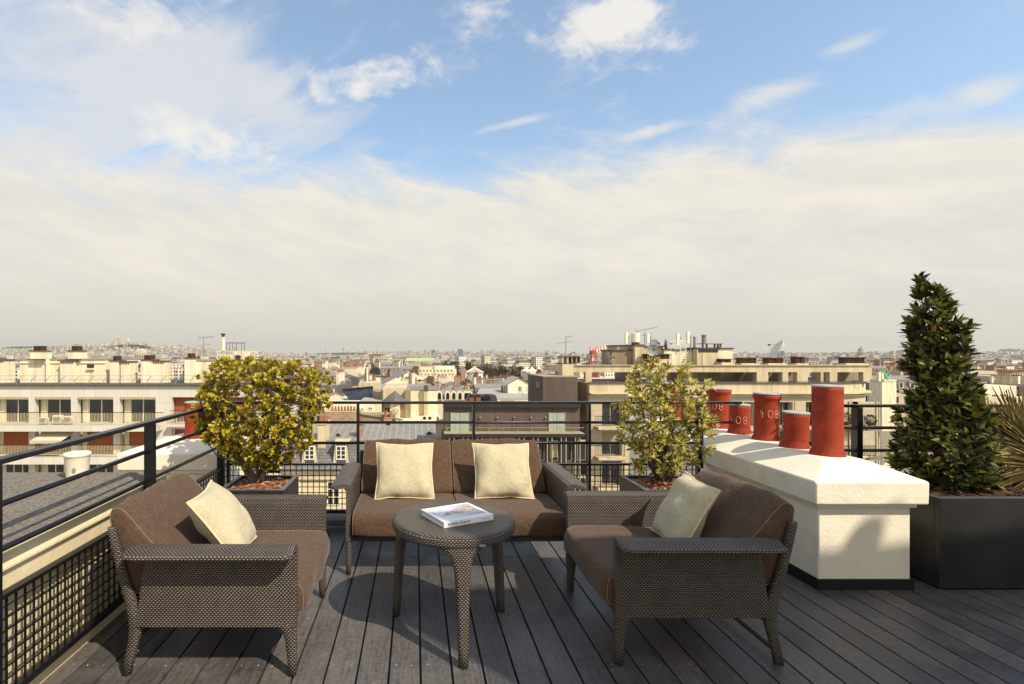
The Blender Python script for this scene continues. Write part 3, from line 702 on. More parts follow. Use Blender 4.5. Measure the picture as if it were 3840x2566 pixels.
def clay_pot(label,x,y,zb,zt,r,lip,mark=None,mark_a=0,mz=.5,tilt=0):
    random.seed(int(x*1000+y*77))
    root=thing('chimney_pot',label,'chimney pot',(x,y,zb),0,'red clay chimney pots'); root.rotation_euler=(R(tilt),R(tilt*.6),0)
    H=zt-zb; fl=r*.22
    pr=[(r+fl,-.03),(r+fl,.004),(r+fl*.65,.014),(r+.012,.03),(r,.05)]+[(r*(1+.006*math.sin(i*1.7)),.05+(H-.09)*i/8) for i in range(1,8)]
    if lip: pr+=[(r,H-.055),(r*1.04,H-.042),(r*1.13,H-.03),(r*1.15,H-.014),(r*1.12,H-.004),(r*1.0,H)]
    else: pr+=[(r,H-.02),(r*1.005,H)]
    MB().lathe(pr,40,jit=.004).build('shaft',['terracotta'],root,smooth=True)
    q=1.13 if lip else 1.02
    MB().lathe([(0,H+.004),(r*q*.98,H+.001),(r*q*1.02,H+.006),(r*q,H+.013),(r*.5,H+.017),(0,H+.014)],30,jit=.012,caps=False).build('lid',['pot_lid'],root,smooth=False)
    if mark:
        mb=MB()
        for pl in digits(mark,-.06,H*mz,.062):
            pts=[]
            for s_,z_ in pl:
                a=R(mark_a-90)+s_/r; pts.append(((r+.0015)*math.cos(a),(r+.0015)*math.sin(a),z_+random.uniform(-.0015,.0015)))
            mb.tube(pts,[random.uniform(.0018,.0034) for _ in pts],5)
        mb.build('chalk_number',['chalk'],root)
    return root
clay_pot('tallest red chimney pot, nearest of the row on the white block',2.885,3.66,.79,1.272,.090,False)
clay_pot('short red pot with pale lid directly left of the tallest one',2.868,3.955,.79,1.055,.085,False,'C',-62,.5,2)
clay_pot('thick red chimney pot with flared lip, third from the front',2.89,4.31,.79,1.172,.088,True,'408',-22,.52,1)
clay_pot('low red pot chalked 408, between the two lipped pots',2.89,4.66,.79,1.045,.083,False,'408',-44,.40)
clay_pot('lipped red chimney pot behind the cut rail end, chalked 408',2.91,5.02,.79,1.166,.097,True,'408',-54,.5)
clay_pot('red chimney pot half hidden by the right edge of the thin shrub',2.83,5.38,.79,1.06,.088,False)
clay_pot('farthest red chimney pot, seen through the thin shrub\'s twigs',2.88,5.85,.79,1.17,.10,True)
# ---------------------------------------------------------------- neighbour's felt roof to the left
nr=thing('neighbour_roof','low neighbouring roof of grey mineral felt with cream edge, left of railing','roof',(-1.71,1,0))
MB().box(-7,-.002,-4,2.55,.50,.70).build('felt_roof',['felt'],nr)
prof=[(.0,-.5),(.0,.698),(.006,.700),(.012,.69),(.014,.64),(.022,.622),(.022,.612),(.008,.604),(-.03,.592),(-.04,.56),(-.03,.528),(-.008,.515),(.004,.508),(.006,.49),(-.006,.48),(-.03,.46),(-.13,.45),(-.13,-.9),(-.20,-.9)]
MB().prism(prof,-4,2.55).build('cornice',['cream_plaster'],nr)
MB().box(-7,-.135,-4,2.54,-3,.49).build('wall',['cream_plaster'],nr)
lb=chimney_block('low white chimney block with one red pot, beyond the felt roof',-2.53,-1.74,4.54,5.4,.0,.50,.645,.73,.04,skirt=False)
lb.children[2].location=(0,0,0)
clay_pot('single red chimney pot behind the golden shrub, beyond the left railing',-2.05,4.92,.72,1.045,.112,False)
vb=thing('roof_vent','white bucket shaped vent standing on the felt roof','vent',(-2.20,3.40,.70))
MB().lathe([(.062,0),(.064,.02),(.074,.140),(.076,.145)],32).build('bucket',['white_paint'],vb,smooth=True)
MB().lathe([(.076,.140),(.080,.144),(.080,.158),(.075,.163),(.066,.158),(.0,.153)],32,caps=False).build('lid',['white_paint'],vb,smooth=True)
MB().lathe([(.012,0),(.012,.004)],12).build('stud',['stone_grey'],vb).matrix_local=Matrix.Translation((.025,-.070,.065))@Matrix.Rotation(R(90),4,'X')
# ================================================================ CITY
random.seed(42)
GZ=-33.
def hgt(x,y):
    u=x/max(y,1)
    h=0
    h+=92*math.exp(-((x+2330)/650)**2-((y-4300)/600)**2)+58*math.exp(-((x+3250)/900)**2-((y-4500)/600)**2)+36*math.exp(-((x+1500)/500)**2-((y-4600)/600)**2)
    h+=50*math.exp(-((x+300)/1700)**2-((y-7200)/1100)**2)+38*math.exp(-((x-1500)/1500)**2-((y-7400)/900)**2)
    h+=26*math.exp(-((x-3900)/2300)**2-((y-5600)/1000)**2)+30*math.exp(-((x-4600)/1800)**2-((y-4300)/800)**2)+24*math.exp(-((x+3800)/1400)**2-((y-7200)/1200)**2)
    return GZ+h
def terrain():
    mb=MB(); ys=[-60,-20,20,60,120,250,500,900]+[1200+i*300 for i in range(26)]; xs=[-9000+i*300 for i in range(61)]
    b=0
    for y in ys:
        for x in xs: mb.v.append((x,y,hgt(x,y) if y>1500 else GZ))
    n=len(xs)
    for j in range(len(ys)-1):
        for i in range(n-1):
            a=j*n+i; mb.f.append((a,a+1,a+n+1,a+n)); mb.m.append(0)
    tag(mb.build('ground',['ground_city'],smooth=True),kind='structure')
terrain()
# ---- the wide city beyond: countless houses
def far_city():
    mb=MB(); rnd=random.Random(9)
    def house(x,y,w,d,h,rot,z,roof):
        c,s=math.cos(rot),math.sin(rot)
        def P(a,b_,zz): return (x+a*c-b_*s,y+a*s+b_*c,zz)
        w/=2; d/=2; b=len(mb.v); i=min(w,d)*.42; t=z+h; rt=t+roof
        mb.v+=[P(-w,-d,z),P(w,-d,z),P(w,d,z),P(-w,d,z),P(-w,-d,t),P(w,-d,t),P(w,d,t),P(-w,d,t)]
        for f in ((0,1,5,4),(1,2,6,5),(3,0,4,7)): mb.f.append(tuple(b+k for k in f)); mb.m.append(0)
        b=len(mb.v); mb.v+=[P(-w,-d,t),P(w,-d,t),P(w,d,t),P(-w,d,t),P(-w+i,-d+i,rt),P(w-i,-d+i,rt),P(w-i,d-i,rt),P(-w+i,d-i,rt)]
        for f in ((0,1,5,4),(1,2,6,5),(2,3,7,6),(3,0,4,7),(4,5,6,7)): mb.f.append(tuple(b+k for k in f)); mb.m.append(1)
    for k in range(30000):
        t=rnd.random()
        Y=470*(9000/470)**(t**.85)
        u=rnd.uniform(-.98,1.38); X=u*Y
        z=hgt(X,Y) if Y>1500 else GZ
        if Y>8500: continue
        # the gardens, the churches and the square stay open
        px=CX+u*F
        if 460<Y<800 and 1640<px<2120: continue
        if 600<Y<800 and 1490<px<1660: continue
        w=rnd.uniform(8,22)*(1+Y/12000); d=rnd.uniform(8,14)*(1+Y/9000); h=rnd.uniform(13,24)+rnd.random()**3*8
        if rnd.random()<.06: h+=rnd.uniform(3,9)
        if Y>4200 and rnd.random()<.035: h=rnd.uniform(30,52); w=rnd.uniform(14,40)
        rot=noise.noise(Vector((X/500,Y/500,3)))*2.2
        house(X,Y,w,d,h,rot,z-4,rnd.choice([0.4,0.4,1.5,2.5,3.5]))
    o=mb.build('distant_houses',['far_facade','far_roof']); tag(o,'pale houses of the wide city crowding towards the hazy horizon','distant city',kind='stuff')
far_city()
# ---- individual town houses of the middle distance, six kinds with parts
def kind_house(i,rnd):
    """returns list of (part name, MB, mats)"""
    w=rnd.uniform(9,16); d=rnd.uniform(8.5,12); H=20.; typ=i%4
    wall=MB(); wall.box(-w/2,w/2,-d/2,d/2,0,H)
    wall.box(-w/2-.25,w/2+.25,-d/2-.3,d/2+.3,H-.35,H,0)
    parts=[('wall',wall,['town_facade_%d'%(i%5)])]; roof=MB(); top=H
    if typ==0:      # mansard
        a,b=1.3,4.4; rr=[]
        for ins,z in ((0.05,H),(a,H+3.2),(b,H+4.3)): rr.append([(-w/2+.02,-d/2+ins,z),(w/2-.02,-d/2+ins,z),(w/2-.02,d/2-ins,z),(-w/2+.02,d/2-ins,z)])
        roof.rings(rr[:2],0); roof.rings([[(x,y,z+.01) for x,y,z in rr[1]],rr[2]],1); top=H+4.2
        parts.append(('roof',roof,['slate_roof','seamed_zinc']))
        n=int(w/2.7)
        for k in range(n):
            x=-w/2+w*(k+.5)/n; dm=MB()
            dm.box(x-.62,x+.62,-d/2+.1,-d/2+1.7,H+.55,H+2.45,0); dm.box(x-.42,x+.42,-d/2+.06,-d/2+.1,H+.75,H+2.2,1); dm.box(x-.75,x+.75,-d/2,-d/2+1.9,H+2.45,H+2.62,2)
            parts.append(('dormer',dm,['white_wall','dark_glass','zinc_roof']))
    elif typ==1:    # low double pitched zinc
        roof.rings([[(-w/2,-d/2,H),(w/2,-d/2,H),(w/2,d/2,H),(-w/2,d/2,H)],[(-w/2,-.2,H+2.6),(w/2,-.2,H+2.6),(w/2,.2,H+2.6),(-w/2,.2,H+2.6)]]); top=H+2.0
        parts.append(('roof',roof,['seamed_zinc']))
        for k in range(rnd.randint(1,3)):
            x=rnd.uniform(-w/3,w/3); m=MB(); M=Matrix.Translation((x,-d/4,H+1.35))@Matrix.Rotation(math.atan2(2.6,d/2-.2),4,'X'); m.box(-.5,.5,-.6,.6,0,.12,M=M); parts.append(('skylight',m,['dark_glass']))
    elif typ==2:    # flat modern block with lift house
        roof.box(-w/2,w/2,-d/2,-d/2+.25,H,H+.8).box(-w/2,w/2,d/2-.25,d/2,H,H+.8).box(-w/2,-w/2+.25,-d/2+.25,d/2-.25,H,H+.8).box(w/2-.25,w/2,-d/2+.25,d/2-.25,H,H+.8).box(-w/2+.25,w/2-.25,-d/2+.25,d/2-.25,H,H+.1,1)
        parts.append(('roof',roof,['pale_roof','tar_roof'])); x=rnd.uniform(-w/4,w/4)
        m=MB(); m.box(x-2.2,x+2.2,-1.5,2.5,H+.1,H+3.1); m.box(x-2.4,x+2.4,-1.7,2.7,H+3.1,H+3.3,1); parts.append(('lift_house',m,['white_wall','tar_roof'])); top=H+.5
    else:           # gable end towards us
        roof.rings([[(-w/2,-d/2,H),(-w/2,d/2,H),(0,d/2,H+3.4),(0,-d/2,H+3.4)],[(-w/2+.01,-d/2,H-.01),(-w/2+.01,d/2,H-.01),(.0,d/2,H+3.2),(.0,-d/2,H+3.2)]],0,caps=True)
        roof=MB(); roof.rings([[(-w/2-.2,-d/2,H),(0,-d/2,H+3.3),(w/2+.2,-d/2,H)],[(-w/2-.2,d/2,H),(0,d/2,H+3.3),(w/2+.2,d/2,H)]],0)
        roof.m[-1]=1; roof.m[-2]=1; parts.append(('roof',roof,['zinc_roof','white_wall'])); top=H+1.5
    # party wall chimney stacks with their rows of clay pots
    for s in ((-1,1) if rnd.random()<.85 else (-1,)):
        m=MB(); x=s*(w/2-.45); L_=rnd.uniform(2.5,5); y0=rnd.uniform(-d/2+1.0,0)
        zt=top+rnd.uniform(1.0,3.2); m.box(x-.35,x+.35,y0,y0+L_,H-1,zt,0); m.box(x-.45,x+.45,y0-.1,y0+L_+.1,zt,zt+.15,0)
        q=y0+.3
        while q<y0+L_-.2:
            m.lathe([(.16,0),(.12,.75)],6,1,(x,q,zt+.15)); q+=.5
        parts.append(('chimney',m,[rnd.choice(['beige_wall','brick_wall','white_wall']),'pot_clay']))
    return parts,w,d
rnd=random.Random(77)
KINDS=[]
KD=['mansard roofed','double pitched zinc roofed','flat roofed','gable fronted']
WC=['cream','tan','white','ochre','brown']
for i in range(20):
    parts,w,d=kind_house(i,rnd); KINDS.append([parts,w,d,None])
MARKS=[(0,'near the frame\'s left edge'),(440,'in front of the white hill basilica'),(620,'left of the golden shrub'),(1150,'just past the golden shrub'),(1230,'right of the golden shrub'),(1300,'left of the tall white flue'),(1376,'under the tall white flue'),(1430,'below the opera house'),(1500,'left of the green roofed temple'),(1575,'below the green roofed temple'),(1640,'left of the blue tower'),(1727,'under the blue tower'),(1790,'by the round glass pavilion'),(1880,'below the garden trees'),(1960,'right of the garden trees'),(2050,'left of the rooftop aerial'),(2120,'beside the rooftop aerial'),(2240,'under the red crane'),(2400,'behind the rooftop dishes'),(3290,'under the domed church'),(3380,'below the twin church towers'),(3500,'behind the bay tree'),(3660,'just right of the bay tree'),(3740,'above the fan palm'),(3820,'at the right edge')]
ROWS=['nearest row','second row','third row','fourth row','fifth row','sixth row']
used={}
def place_house(X,Y,rot,ztop,ki,sc=1.):
    K=KINDS[ki]; px=CX+X/Y*F
    near=min(MARKS,key=lambda m:abs(m[0]-px))[1]
    band='far' if Y>330 else 'middling' if Y>190 else 'near'
    lab='%s %s house %s, %s rooftops'%(WC[ki%5],KD[ki%4],near,band)
    r=bpy.data.objects.new('town_house',None); C.objects.link(r); r.location=(X,Y,ztop-20*sc); r.rotation_euler=(0,0,rot); r.scale=(sc,sc,sc)
    tag(r,lab,'house','houses of the city below the terrace')
    if K[3] is None:
        K[3]=[]
        for nm,m,mats in K[0]:
            o=m.build(nm,mats,r); K[3].append(o)
    else:
        for o in K[3]:
            c=o.copy(); C.objects.link(c); c.parent=r
def houses():
    rnd=random.Random(5); n=0
    Y=92.
    while Y<470 and n<297:
        wins=[(1150,2190)] if Y<150 else [(1150,2150),(3330,3960)] if Y<250 else [(1130,2120),(3230,3900)]
        for p0,p1 in wins:
            X=ax(p0,Y)-rnd.uniform(0,8); X1=ax(p1,Y)
            while X<X1 and n<298:
                ki=rnd.randrange(20); w=KINDS[ki][1]; px=CX+(X+w/2)/Y*F
                if not (1560<px<1720 and 240<Y<300) and not (1720<px<1840 and Y>330 and Y<420) and not(1960<px<2060 and 280<Y<330) and not (Y<135 and 1600<px<2190) and not (Y<110 and px<1660):
                    zt=rnd.uniform(-12.2,-6.8) if px<2300 else rnd.uniform(-13.,-8.)
                    zt-=1.5*max(0,(120-Y)/30)
                    if 1530<px<2010 and Y<280: zt=min(zt,1.5-84*Y/F-6.3)
                    if 1500<px<1660 and Y>190: zt=min(zt,1.5-34*Y/F-6)
                    if 1640<=px<2130 and Y>190: zt=min(zt,1.5-74*Y/F-6)
                    place_house(X+w/2,Y+rnd.uniform(-2,2),rnd.uniform(-.22,.22)+(rnd.choice([0,0,0,R(90),R(35)]) if Y>150 else 0),zt,ki,rnd.uniform(.85,1.05)); n+=1
                X+=w*.93+(rnd.uniform(5,14) if rnd.random()<.25 else 0)
        Y+=10+Y*.03
    print('town houses',n)
houses()
# ---------------------------------------------------------------- helpers for buildings read off the photograph: rectangles at a real distance
def pr(m,x0,y0,x1,y1,Y,dep,mi=0,off=0.):
    """box whose front face lies at distance Y and spans the given rectangle"""
    a,zt=at(x0,y0,Y); b,zb=at(x1,y1,Y); return m.box(a,b,Y+off,Y+off+dep,zb,zt,mi)
def win_obj(parent,x0,y0,x1,y1,Y,nm='window',panes=2,glassm='window_glass',frame='white_paint',fw=.07,rows=1,off=0.):
    a,zt=at(x0,y0,Y); b,zb=at(x1,y1,Y); Y+=off
    f=MB(); f.box(a,b,Y,Y+.08,zt-fw,zt).box(a,b,Y,Y+.08,zb,zb+fw).box(a,a+fw,Y,Y+.08,zb+fw,zt-fw).box(b-fw,b,Y,Y+.08,zb+fw,zt-fw)
    for k in range(1,panes):
        x=a+(b-a)*k/panes; f.box(x-fw/2,x+fw/2,Y+.005,Y+.075,zb+fw,zt-fw)
    for k in range(1,rows):
        z=zb+(zt-zb)*k/rows; f.box(a+fw,b-fw,Y+.01,Y+.07,z-fw*.3,z+fw*.3)
    o=f.build(nm,[frame],parent)
    MB().box(a+fw,b-fw,Y+.04,Y+.05,zb+fw,zt-fw).build('pane',[glassm],o)
    return o
def bar_rail(parent,x0,x1,ytop,ybot,Y,col='ivory_blind',pitch=.13,top='black_metal',w=.028,nm='balcony_railing'):
    a,zt=at(x0,ytop,Y); b,zb=at(x1,ybot,Y); m=MB(); m.box(a,b,Y-.03,Y+.03,zt-.05,zt,1)
    x=a
    while x<b: m.box(x-w/2,x+w/2,Y-.015,Y+.015,zb,zt-.05); x+=pitch
    m.box(a,b,Y-.02,Y+.02,zb,zb+.05)
    return m.build(nm,[col,top],parent)
def pots(m,x,y,z,n,dx=.35,mi=1,r=.13,h=.5,dy=0):
    for k in range(n): m.lathe([(r,0),(r*.75,h)],8,mi,(x+k*dx,y+k*dy,z))
def cowl(m,x0,x1,y,z,mi,h=.45):
    """stack of concrete louvre slabs on a chimney"""
    n=4
    for k in range(n): m.box(x0,x1,y,y+.9,z+k*h/n+.05,z+k*h/n+.09,mi)
    for k in range(3):
        x=x0+(x1-x0)*k/2; m.box(x-.05 if k else x,x+.05 if k<2 else x,y+.05,y+.8,z,z+h,mi)
# ================================================================ left apartment block, 48 m away
YA=48.
apt=thing('apartment_block','cream modernist apartment block with long balconies filling the left edge','building',(ax(400,YA),YA,GZ))
apt_c=[]
class Sub:          # parts are built in world coordinates and parented afterwards
    pass
def under(root,obs):
    for o in obs:
        o.parent=root; o.matrix_parent_inverse=root.matrix_basis.inverted()
def world_part(root):
    """returns a function that builds a part in world coordinates under root"""
    def f(m,name,mats,**k):
        o=m.build(name,mats,**k); under(root,[o]); return o
    return f
W_=world_part(apt)
XL,XR=-420,1052
wall=MB()
floors=[(1490,1590),(1610,1706),(1730,1830),(1852,1950)]
bays=[(-346+159*k,-211+159*k) for k in range(6)]   # opening 135 wide every 159
bays=[b for b in bays if b[1]<612]
# parapet and spandrels
pr(wall,XL,1452,XR,1490,YA,.5); pr(wall,XL,1590,1052,1610,YA,.5); pr(wall,XL,1706,1052,1732,YA,.5); pr(wall,XL,1830,1052,1852,YA,.5); pr(wall,XL,1950,1052,2700,YA,.5)
piers=[(XL,bays[0][0])]+[(bays[i][1],bays[i+1][0]) for i in range(len(bays)-1)]+[(bays[-1][1],644),(775,830),(960,1052)]
for a,b in floors:
    for x0,x1 in piers: pr(wall,x0,a,x1,b,YA,.5)
pr(wall,XL,1452,XR,2700,YA,9,off=1.3)
W_(wall,'wall',['marble_slabs'])
W_(pr(pr(MB(),XL-4,1443,XR+4,1447,YA,11,1,-.25),XL-2,1447,XR+2,1452,YA,10.5,0,-.12),'roof',['stone','tar_roof'])
slab=MB()
for y0,y1 in ((1589,1611),(1706,1731),(1830,1853)): pr(slab,XL,y0,612,y1,YA,1.25,off=-1.3)
for y0,y1 in ((1589,1599),(1706,1720)): pr(slab,636,y0,1000,y1,YA,.6,off=-.6)
W_(slab,'balcony_slab',['marble_slabs'])
shapes=['dark','dark','dark','dark','dark','dark']
for fi,(a,b) in enumerate(floors[:3]):
    for bi,(x0,x1) in enumerate(bays+[(644,775),(830,960)]):
        red=(fi==1 and bi in (2,4,5,6,7)) or (bi>=len(bays) and fi==0)
        last=bi>=len(bays)
        if not last:
            W_(pr(MB(),x0,a,x0+22,b,YA,.1,off=.75),'side_panel',['white_wall']); 
            W_(pr(MB(),x0+121,a,x1,b,YA,.1,off=.75),'side_panel',['white_wall'])
        gx0,gx1=(x0+22,x0+121) if not last else (x0,x1)
        w=win_obj(None,gx0,a+4,gx1,b,YA,panes=2 if fi!=2 else 3,glassm='dark_glass',fw=.09,off=.8); under(apt,[w])
        if red:
            W_(pr(MB(),gx0,a+2,gx1,b-(6 if (bi+fi)%2 else 30),YA,.06,off=.6),'roller_blind',['red_blind'])
        elif not last:
            s=MB(); x=ax(x0,YA); x1_=ax(x1,YA); z=az(a,YA)
            n=22
            for k in range(n): s.box(x+(x1_-x)*k/n,x+(x1_-x)*(k+1)/n,YA-.05,YA+.02,z-.17-(.06 if k%2 else 0),z-.02,k%2)
            W_(s,'awning_valance',['ivory_blind','stone_grey'])
for yt,yb in ((1546,1589),(1668,1706),(1790,1830)):
    W_(bar_rail(None,XL,612,yt,yb,YA-1.25),'x',[]) if False else under(apt,[bar_rail(None,XL,612,yt,yb,YA-1.25)])
for yt,yb in ((1540,1589),): under(apt,[bar_rail(None,640,1000,yt,yb,YA-.55)])
# striped awning on the second floor down
aw=MB(); x0,x1=ax(158,YA),ax(288,YA); zt=az(1612,YA); zb=az(1642,YA)
aw.q([(x0,YA-1.5,zb),(x1-.35,YA-1.5,zb),(x1,YA+.3,zt),(x0+.35,YA+.3,zt)],0,[(0,0),(3.2,0),(3.2,1),(0,1)])
for k in range(20): aw.box(x0+(x1-.35-x0)*k/20,x0+(x1-.35-x0)*(k+.5)/20,YA-1.53,YA-1.5,zb-.28,zb,1); aw.box(x0+(x1-.35-x0)*(k+.5)/20,x0+(x1-.35-x0)*(k+1)/20,YA-1.53,YA-1.5,zb-.22,zb,2)
W_(aw,'awning',['awning_stripes','white_wall','beige_dark'])
for i,(a,b,t) in enumerate(((151,178,1566),(202,234,1558),(243,272,1561))):
    r=thing('air_conditioner','pale air conditioner box, %s of three on the upper balcony'%('leftmost','middle','rightmost')[i],'air conditioner',(ax((a+b)/2,YA-.6),YA-.6,az(1587,YA-.6)),0,'air conditioners on the left block balcony')
    w=(b-a)/40.8/2; h=(1587-t)/40.8; MB().box(-w,w,-.2,.2,0,h).build('casing',['white_paint'],r,bevel=.02)
    m=MB(); 
    for k in range(8): m.box(-w+.1,w-.1,-.22,-.2,h*.15+k*h*.09,h*.15+k*h*.09+.03)
    m.build('grille',['grey_metal'],r)
# roof-top structures of the block
YB=51.
def rooftop(rects,root,Wf,name,mat,Y=YB,dep=3):
    for (x0,y0,x1,y1) in rects:
        Wf(pr(MB(),x0,y0,x1,y1,Y,dep),name,[mat])
W_(pr(pr(pr(MB(),75,1349,397,1436,YB,6,0),74,1345,399,1349,YB,6.3,1,-.1),75,1361,397,1363,YB,.1,0,-.1),'penthouse',['white_wall','stone_grey'])
W_(pr(MB(),180,1346,188,1436,YB,.3,0,-.3),'pilaster',['white_paint'])
W_(pr(pr(MB(),327,1367,353,1380,YB,.05,1,-.04),325,1384,356,1387,YB,.2,0,-.2),'window',['white_wall','window_glass'])
W_(pr(pr(MB(),699,1353,1032,1437,YB,6,0),692,1349,1034,1353,YB,6.3,1,-.1),'penthouse',['white_wall','stone_grey'])
W_(pr(pr(MB(),835,1330,880,1349,YB+1,2,0),878,1318,916,1349,YB+1,2,0),'lift_house',['white_wall'])
for (x0,y0,x1,y1,c) in ((-60,1352,37,1436,0),(241,1356,292,1436,0),(129,1318,176,1346,1),(270,1318,311,1346,1),(425,1355,459,1436,1),(465,1358,502,1436,0),(540,1352,585,1436,1),(585,1356,628,1436,0),(702,1345,737,1436,1),(878,1352,908,1420,1),(945,1351,968,1437,0),(994,1353,1032,1437,0)):
    m=MB(); pr(m,x0,y0,x1,y1,YB,1.3,0,-.6); a,z=at(x0,y0,YB); b=ax(x1,YB); m.box(a-.08,b+.08,YB-.68,YB+.6,z,z+.1,1)
    if c: cowl(m,a+.25,b-.25,YB-.5,z+.1,1,.42)
    else:
        n=int((b-a)/.22)
        for k in range(n): m.box(a+.05+k*.22,a+.17+k*.22,YB-.64,YB-.6,z-.2,z-.05,1)
    W_(m,'chimney',['white_wall','rust_metal'])
fl=MB(); x,z=at(837,1315,YB); fl.tube([(x,YB,z),(x,YB,az(1265,YB))],.15,12); fl.lathe([(.15,0),(.12,.1),(.26,.35),(.2,.36),(.1,.15)],8,1,(x,YB,az(1265,YB)))
W_(fl,'flue',['white_paint','rust_metal'])
g=MB()
for xx in (843,855,866,880,900,911): g.tube([(ax(xx,YB),YB+.5,az(1315,YB)),(ax(xx,YB),YB+.5,az(1286,YB))],.025,5)
g.tube([(ax(843,YB),YB+.5,az(1286,YB)),(ax(911,YB),YB+.5,az(1286,YB))],.03,5)
W_(g,'ladder_rail',['black_metal'])
g=MB()
for xx in (814,825,920,930,945,955,966): g.tube([(ax(xx,YB),YB,az(1349,YB)),(ax(xx,YB),YB,az(1318,YB))],.03,5)
for yy in (1318,1333): g.tube([(ax(814,YB),YB,az(yy,YB)),(ax(966,YB),YB,az(yy,YB))],.03,5)
W_(g,'guard_rail',['white_paint'])
g=MB()
for k in range(21):
    p=40+k*55; g.tube([(ax(p,YA),YA+.6,az(1447,YA)),(ax(p+3,YA),YA+.7,az(1428,YA)),(ax(p+12,YA),YA+1.0,az(1411,YA))],.03,5)
for yy,dx in ((1411,12),(1425,5),(1438,1)): g.tube([(ax(-300,YA),YA+.9,az(yy,YA)),(ax(1000,YA),YA+.9,az(yy,YA))],.014,4)
W_(g,'roof_guard_rail',['grey_metal'])
def aerial(label,x,y0,Y,ytop,arms,r=.03,lean=0):
    X,z0=at(x,y0,Y); zt=az(ytop,Y); root=thing('television_aerial',label,'aerial',(X,Y,z0)); H=zt-z0
    MB().tube([(0,0,0),(0,0,H)],r,6).build('mast',['grey_metal'],root)
    for (dz,xa,xb,ze,n) in arms:
        m=MB(); za=H-dz; m.tube([(xa,0,za),(xb,0,za+ze)],r*.6,5)
        for k in range(n):
            t=k/(n-1) if n>1 else .5; q=xa+(xb-xa)*t; zq=za+ze*t; m.tube([(q,-.18,zq),(q,.18,zq)],r*.5,4); m.tube([(q,0,zq-.06),(q,0,zq+.06)],r*.5,4)
        if n>8:
            m.tube([(xa-.1,0,za-.35),(xa,0,za),(xa-.15,0,za+.35)],r*.6,5)
        m.build('cross_arm',['grey_metal'],root)
aerial('thin television aerial above the golden shrub, beside the white flue',763,1345,YB,1268,[(.0,-.45,.95,.12,12),(.75,-.55,.6,.12,3),(1.25,-.1,.2,.05,2)])
# ================================================================ right corner building, 50 m away
YC=50.
cb=thing('corner_building','cream stone corner building with rooftop antennas, right of centre','building',(ax(2800,YC),YC,GZ)); WC_=world_part(cb)
def curved(m,x0,x1,y0,y1,out=0.,mi=0,Y=YC,rad=7.,th=.6):
    """wall strip, straight then rounding away to the right"""
    a=ax(x0,Y); b=ax(x1,Y); zt=az(y0,Y); zb=az(y1,Y); n=14; c=b-rad
    path=[(a,Y-out)]+[(c+(rad+out)*math.sin(t*math.pi/2/n),Y+rad-(rad+out)*math.cos(t*math.pi/2/n)) for t in range(n+1)]+[(b+out,Y+rad+8)]
    inn=[(a,Y-out+th)]+[(c+(rad+out-th)*math.sin(t*math.pi/2/n),Y+rad-(rad+out-th)*math.cos(t*math.pi/2/n)) for t in range(n+1)]+[(b+out-th,Y+rad+8)]
    for i in range(len(path)-1):
        p,q,r_,s_=path[i],path[i+1],inn[i+1],inn[i]
        m.q([(p[0],p[1],zb),(q[0],q[1],zb),(q[0],q[1],zt),(p[0],p[1],zt)],mi)
        m.q([(p[0],p[1],zt),(q[0],q[1],zt),(r_[0],r_[1],zt),(s_[0],s_[1],zt)],mi)
        m.q([(s_[0],s_[1],zb),(r_[0],r_[1],zb),(q[0],q[1],zb),(p[0],p[1],zb)],mi)
    p,s_=path[0],inn[0]; m.q([(s_[0],s_[1],zb),(p[0],p[1],zb),(p[0],p[1],zt),(s_[0],s_[1],zt)],mi)
    return m
XC0,XC1=2210,3395
WC_(curved(MB(),XC0,XC1,1438,1474),'parapet',['beige_wall'])
WC_(curved(MB(),XC0,XC1,1436,1438.5,.12,0,th=.9),'coping',['tar_roof'])
WC_(curved(curved(MB(),XC0,XC1,1474,1478,.45,0),XC0,XC1,1482,1487,.25,0),'cornice',['stone'])
WC_(curved(MB(),XC0,XC1,1478,1482,.1,0),'frieze',['beige_dark'])
ops=[(2258,2330),(2790,2826),(2934,2968),(3012,3060),(3160,3180),(3215,3287),(3319,3372)]
ops=[(2258,2330),(2392,2460),(2520,2588),(2655,2700),(2790,2826),(2924,2968),(3022,3062),(3128,3180),(3218,3282)]
fl_=[(1508,1597),(1618,1709),(1728,1820)]
w=MB()
def flat(m,x0,x1,y0,y1,mi=0,dep=.5,off=0): return pr(m,x0,y0,x1,y1,YC,dep,mi,off)
b_end=CX+(ax(XC1,YC)-7)/YC*F
flat(w,XC0,b_end,1487,1508)
for i,(a,b) in enumerate(fl_):
    nb=fl_[i+1][0] if i+1<len(fl_) else 2700
    flat(w,XC0,b_end,b,nb)
    px=XC0
    for x0,x1 in ops: flat(w,px,x0,a,b); px=x1
    flat(w,px,b_end,a,b)
curved(w,b_end,XC1,1487,2700)
w.box(ax(XC0,YC),ax(XC1,YC)-8,YC+1.2,YC+14,GZ,az(1440,YC))
WC_(w,'wall',['ashlar'])
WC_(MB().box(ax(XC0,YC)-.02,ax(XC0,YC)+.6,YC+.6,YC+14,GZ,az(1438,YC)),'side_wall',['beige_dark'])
for i,(a,b) in enumerate(fl_):
    for j,(x0,x1) in enumerate(ops):
        o=win_obj(None,x0,a,x1,b,YC,panes=2,glassm='window_glass',frame='beige_dark',fw=.08,off=.4); under(cb,[o])
        if (i+j)%3==1: WC_(pr(MB(),x0,a,x1,a+(b-a)*(.45+.2*(j%2)),YC,.04,0,.3),'roller_blind',['stone_grey'])
        WC_(pr(pr(MB(),x1+2,a-2,x1+7,b,YC,.12,0,-.1),x1+11,a-2,x1+14,b,YC,.12,0,-.1),'pilaster',['stone'])
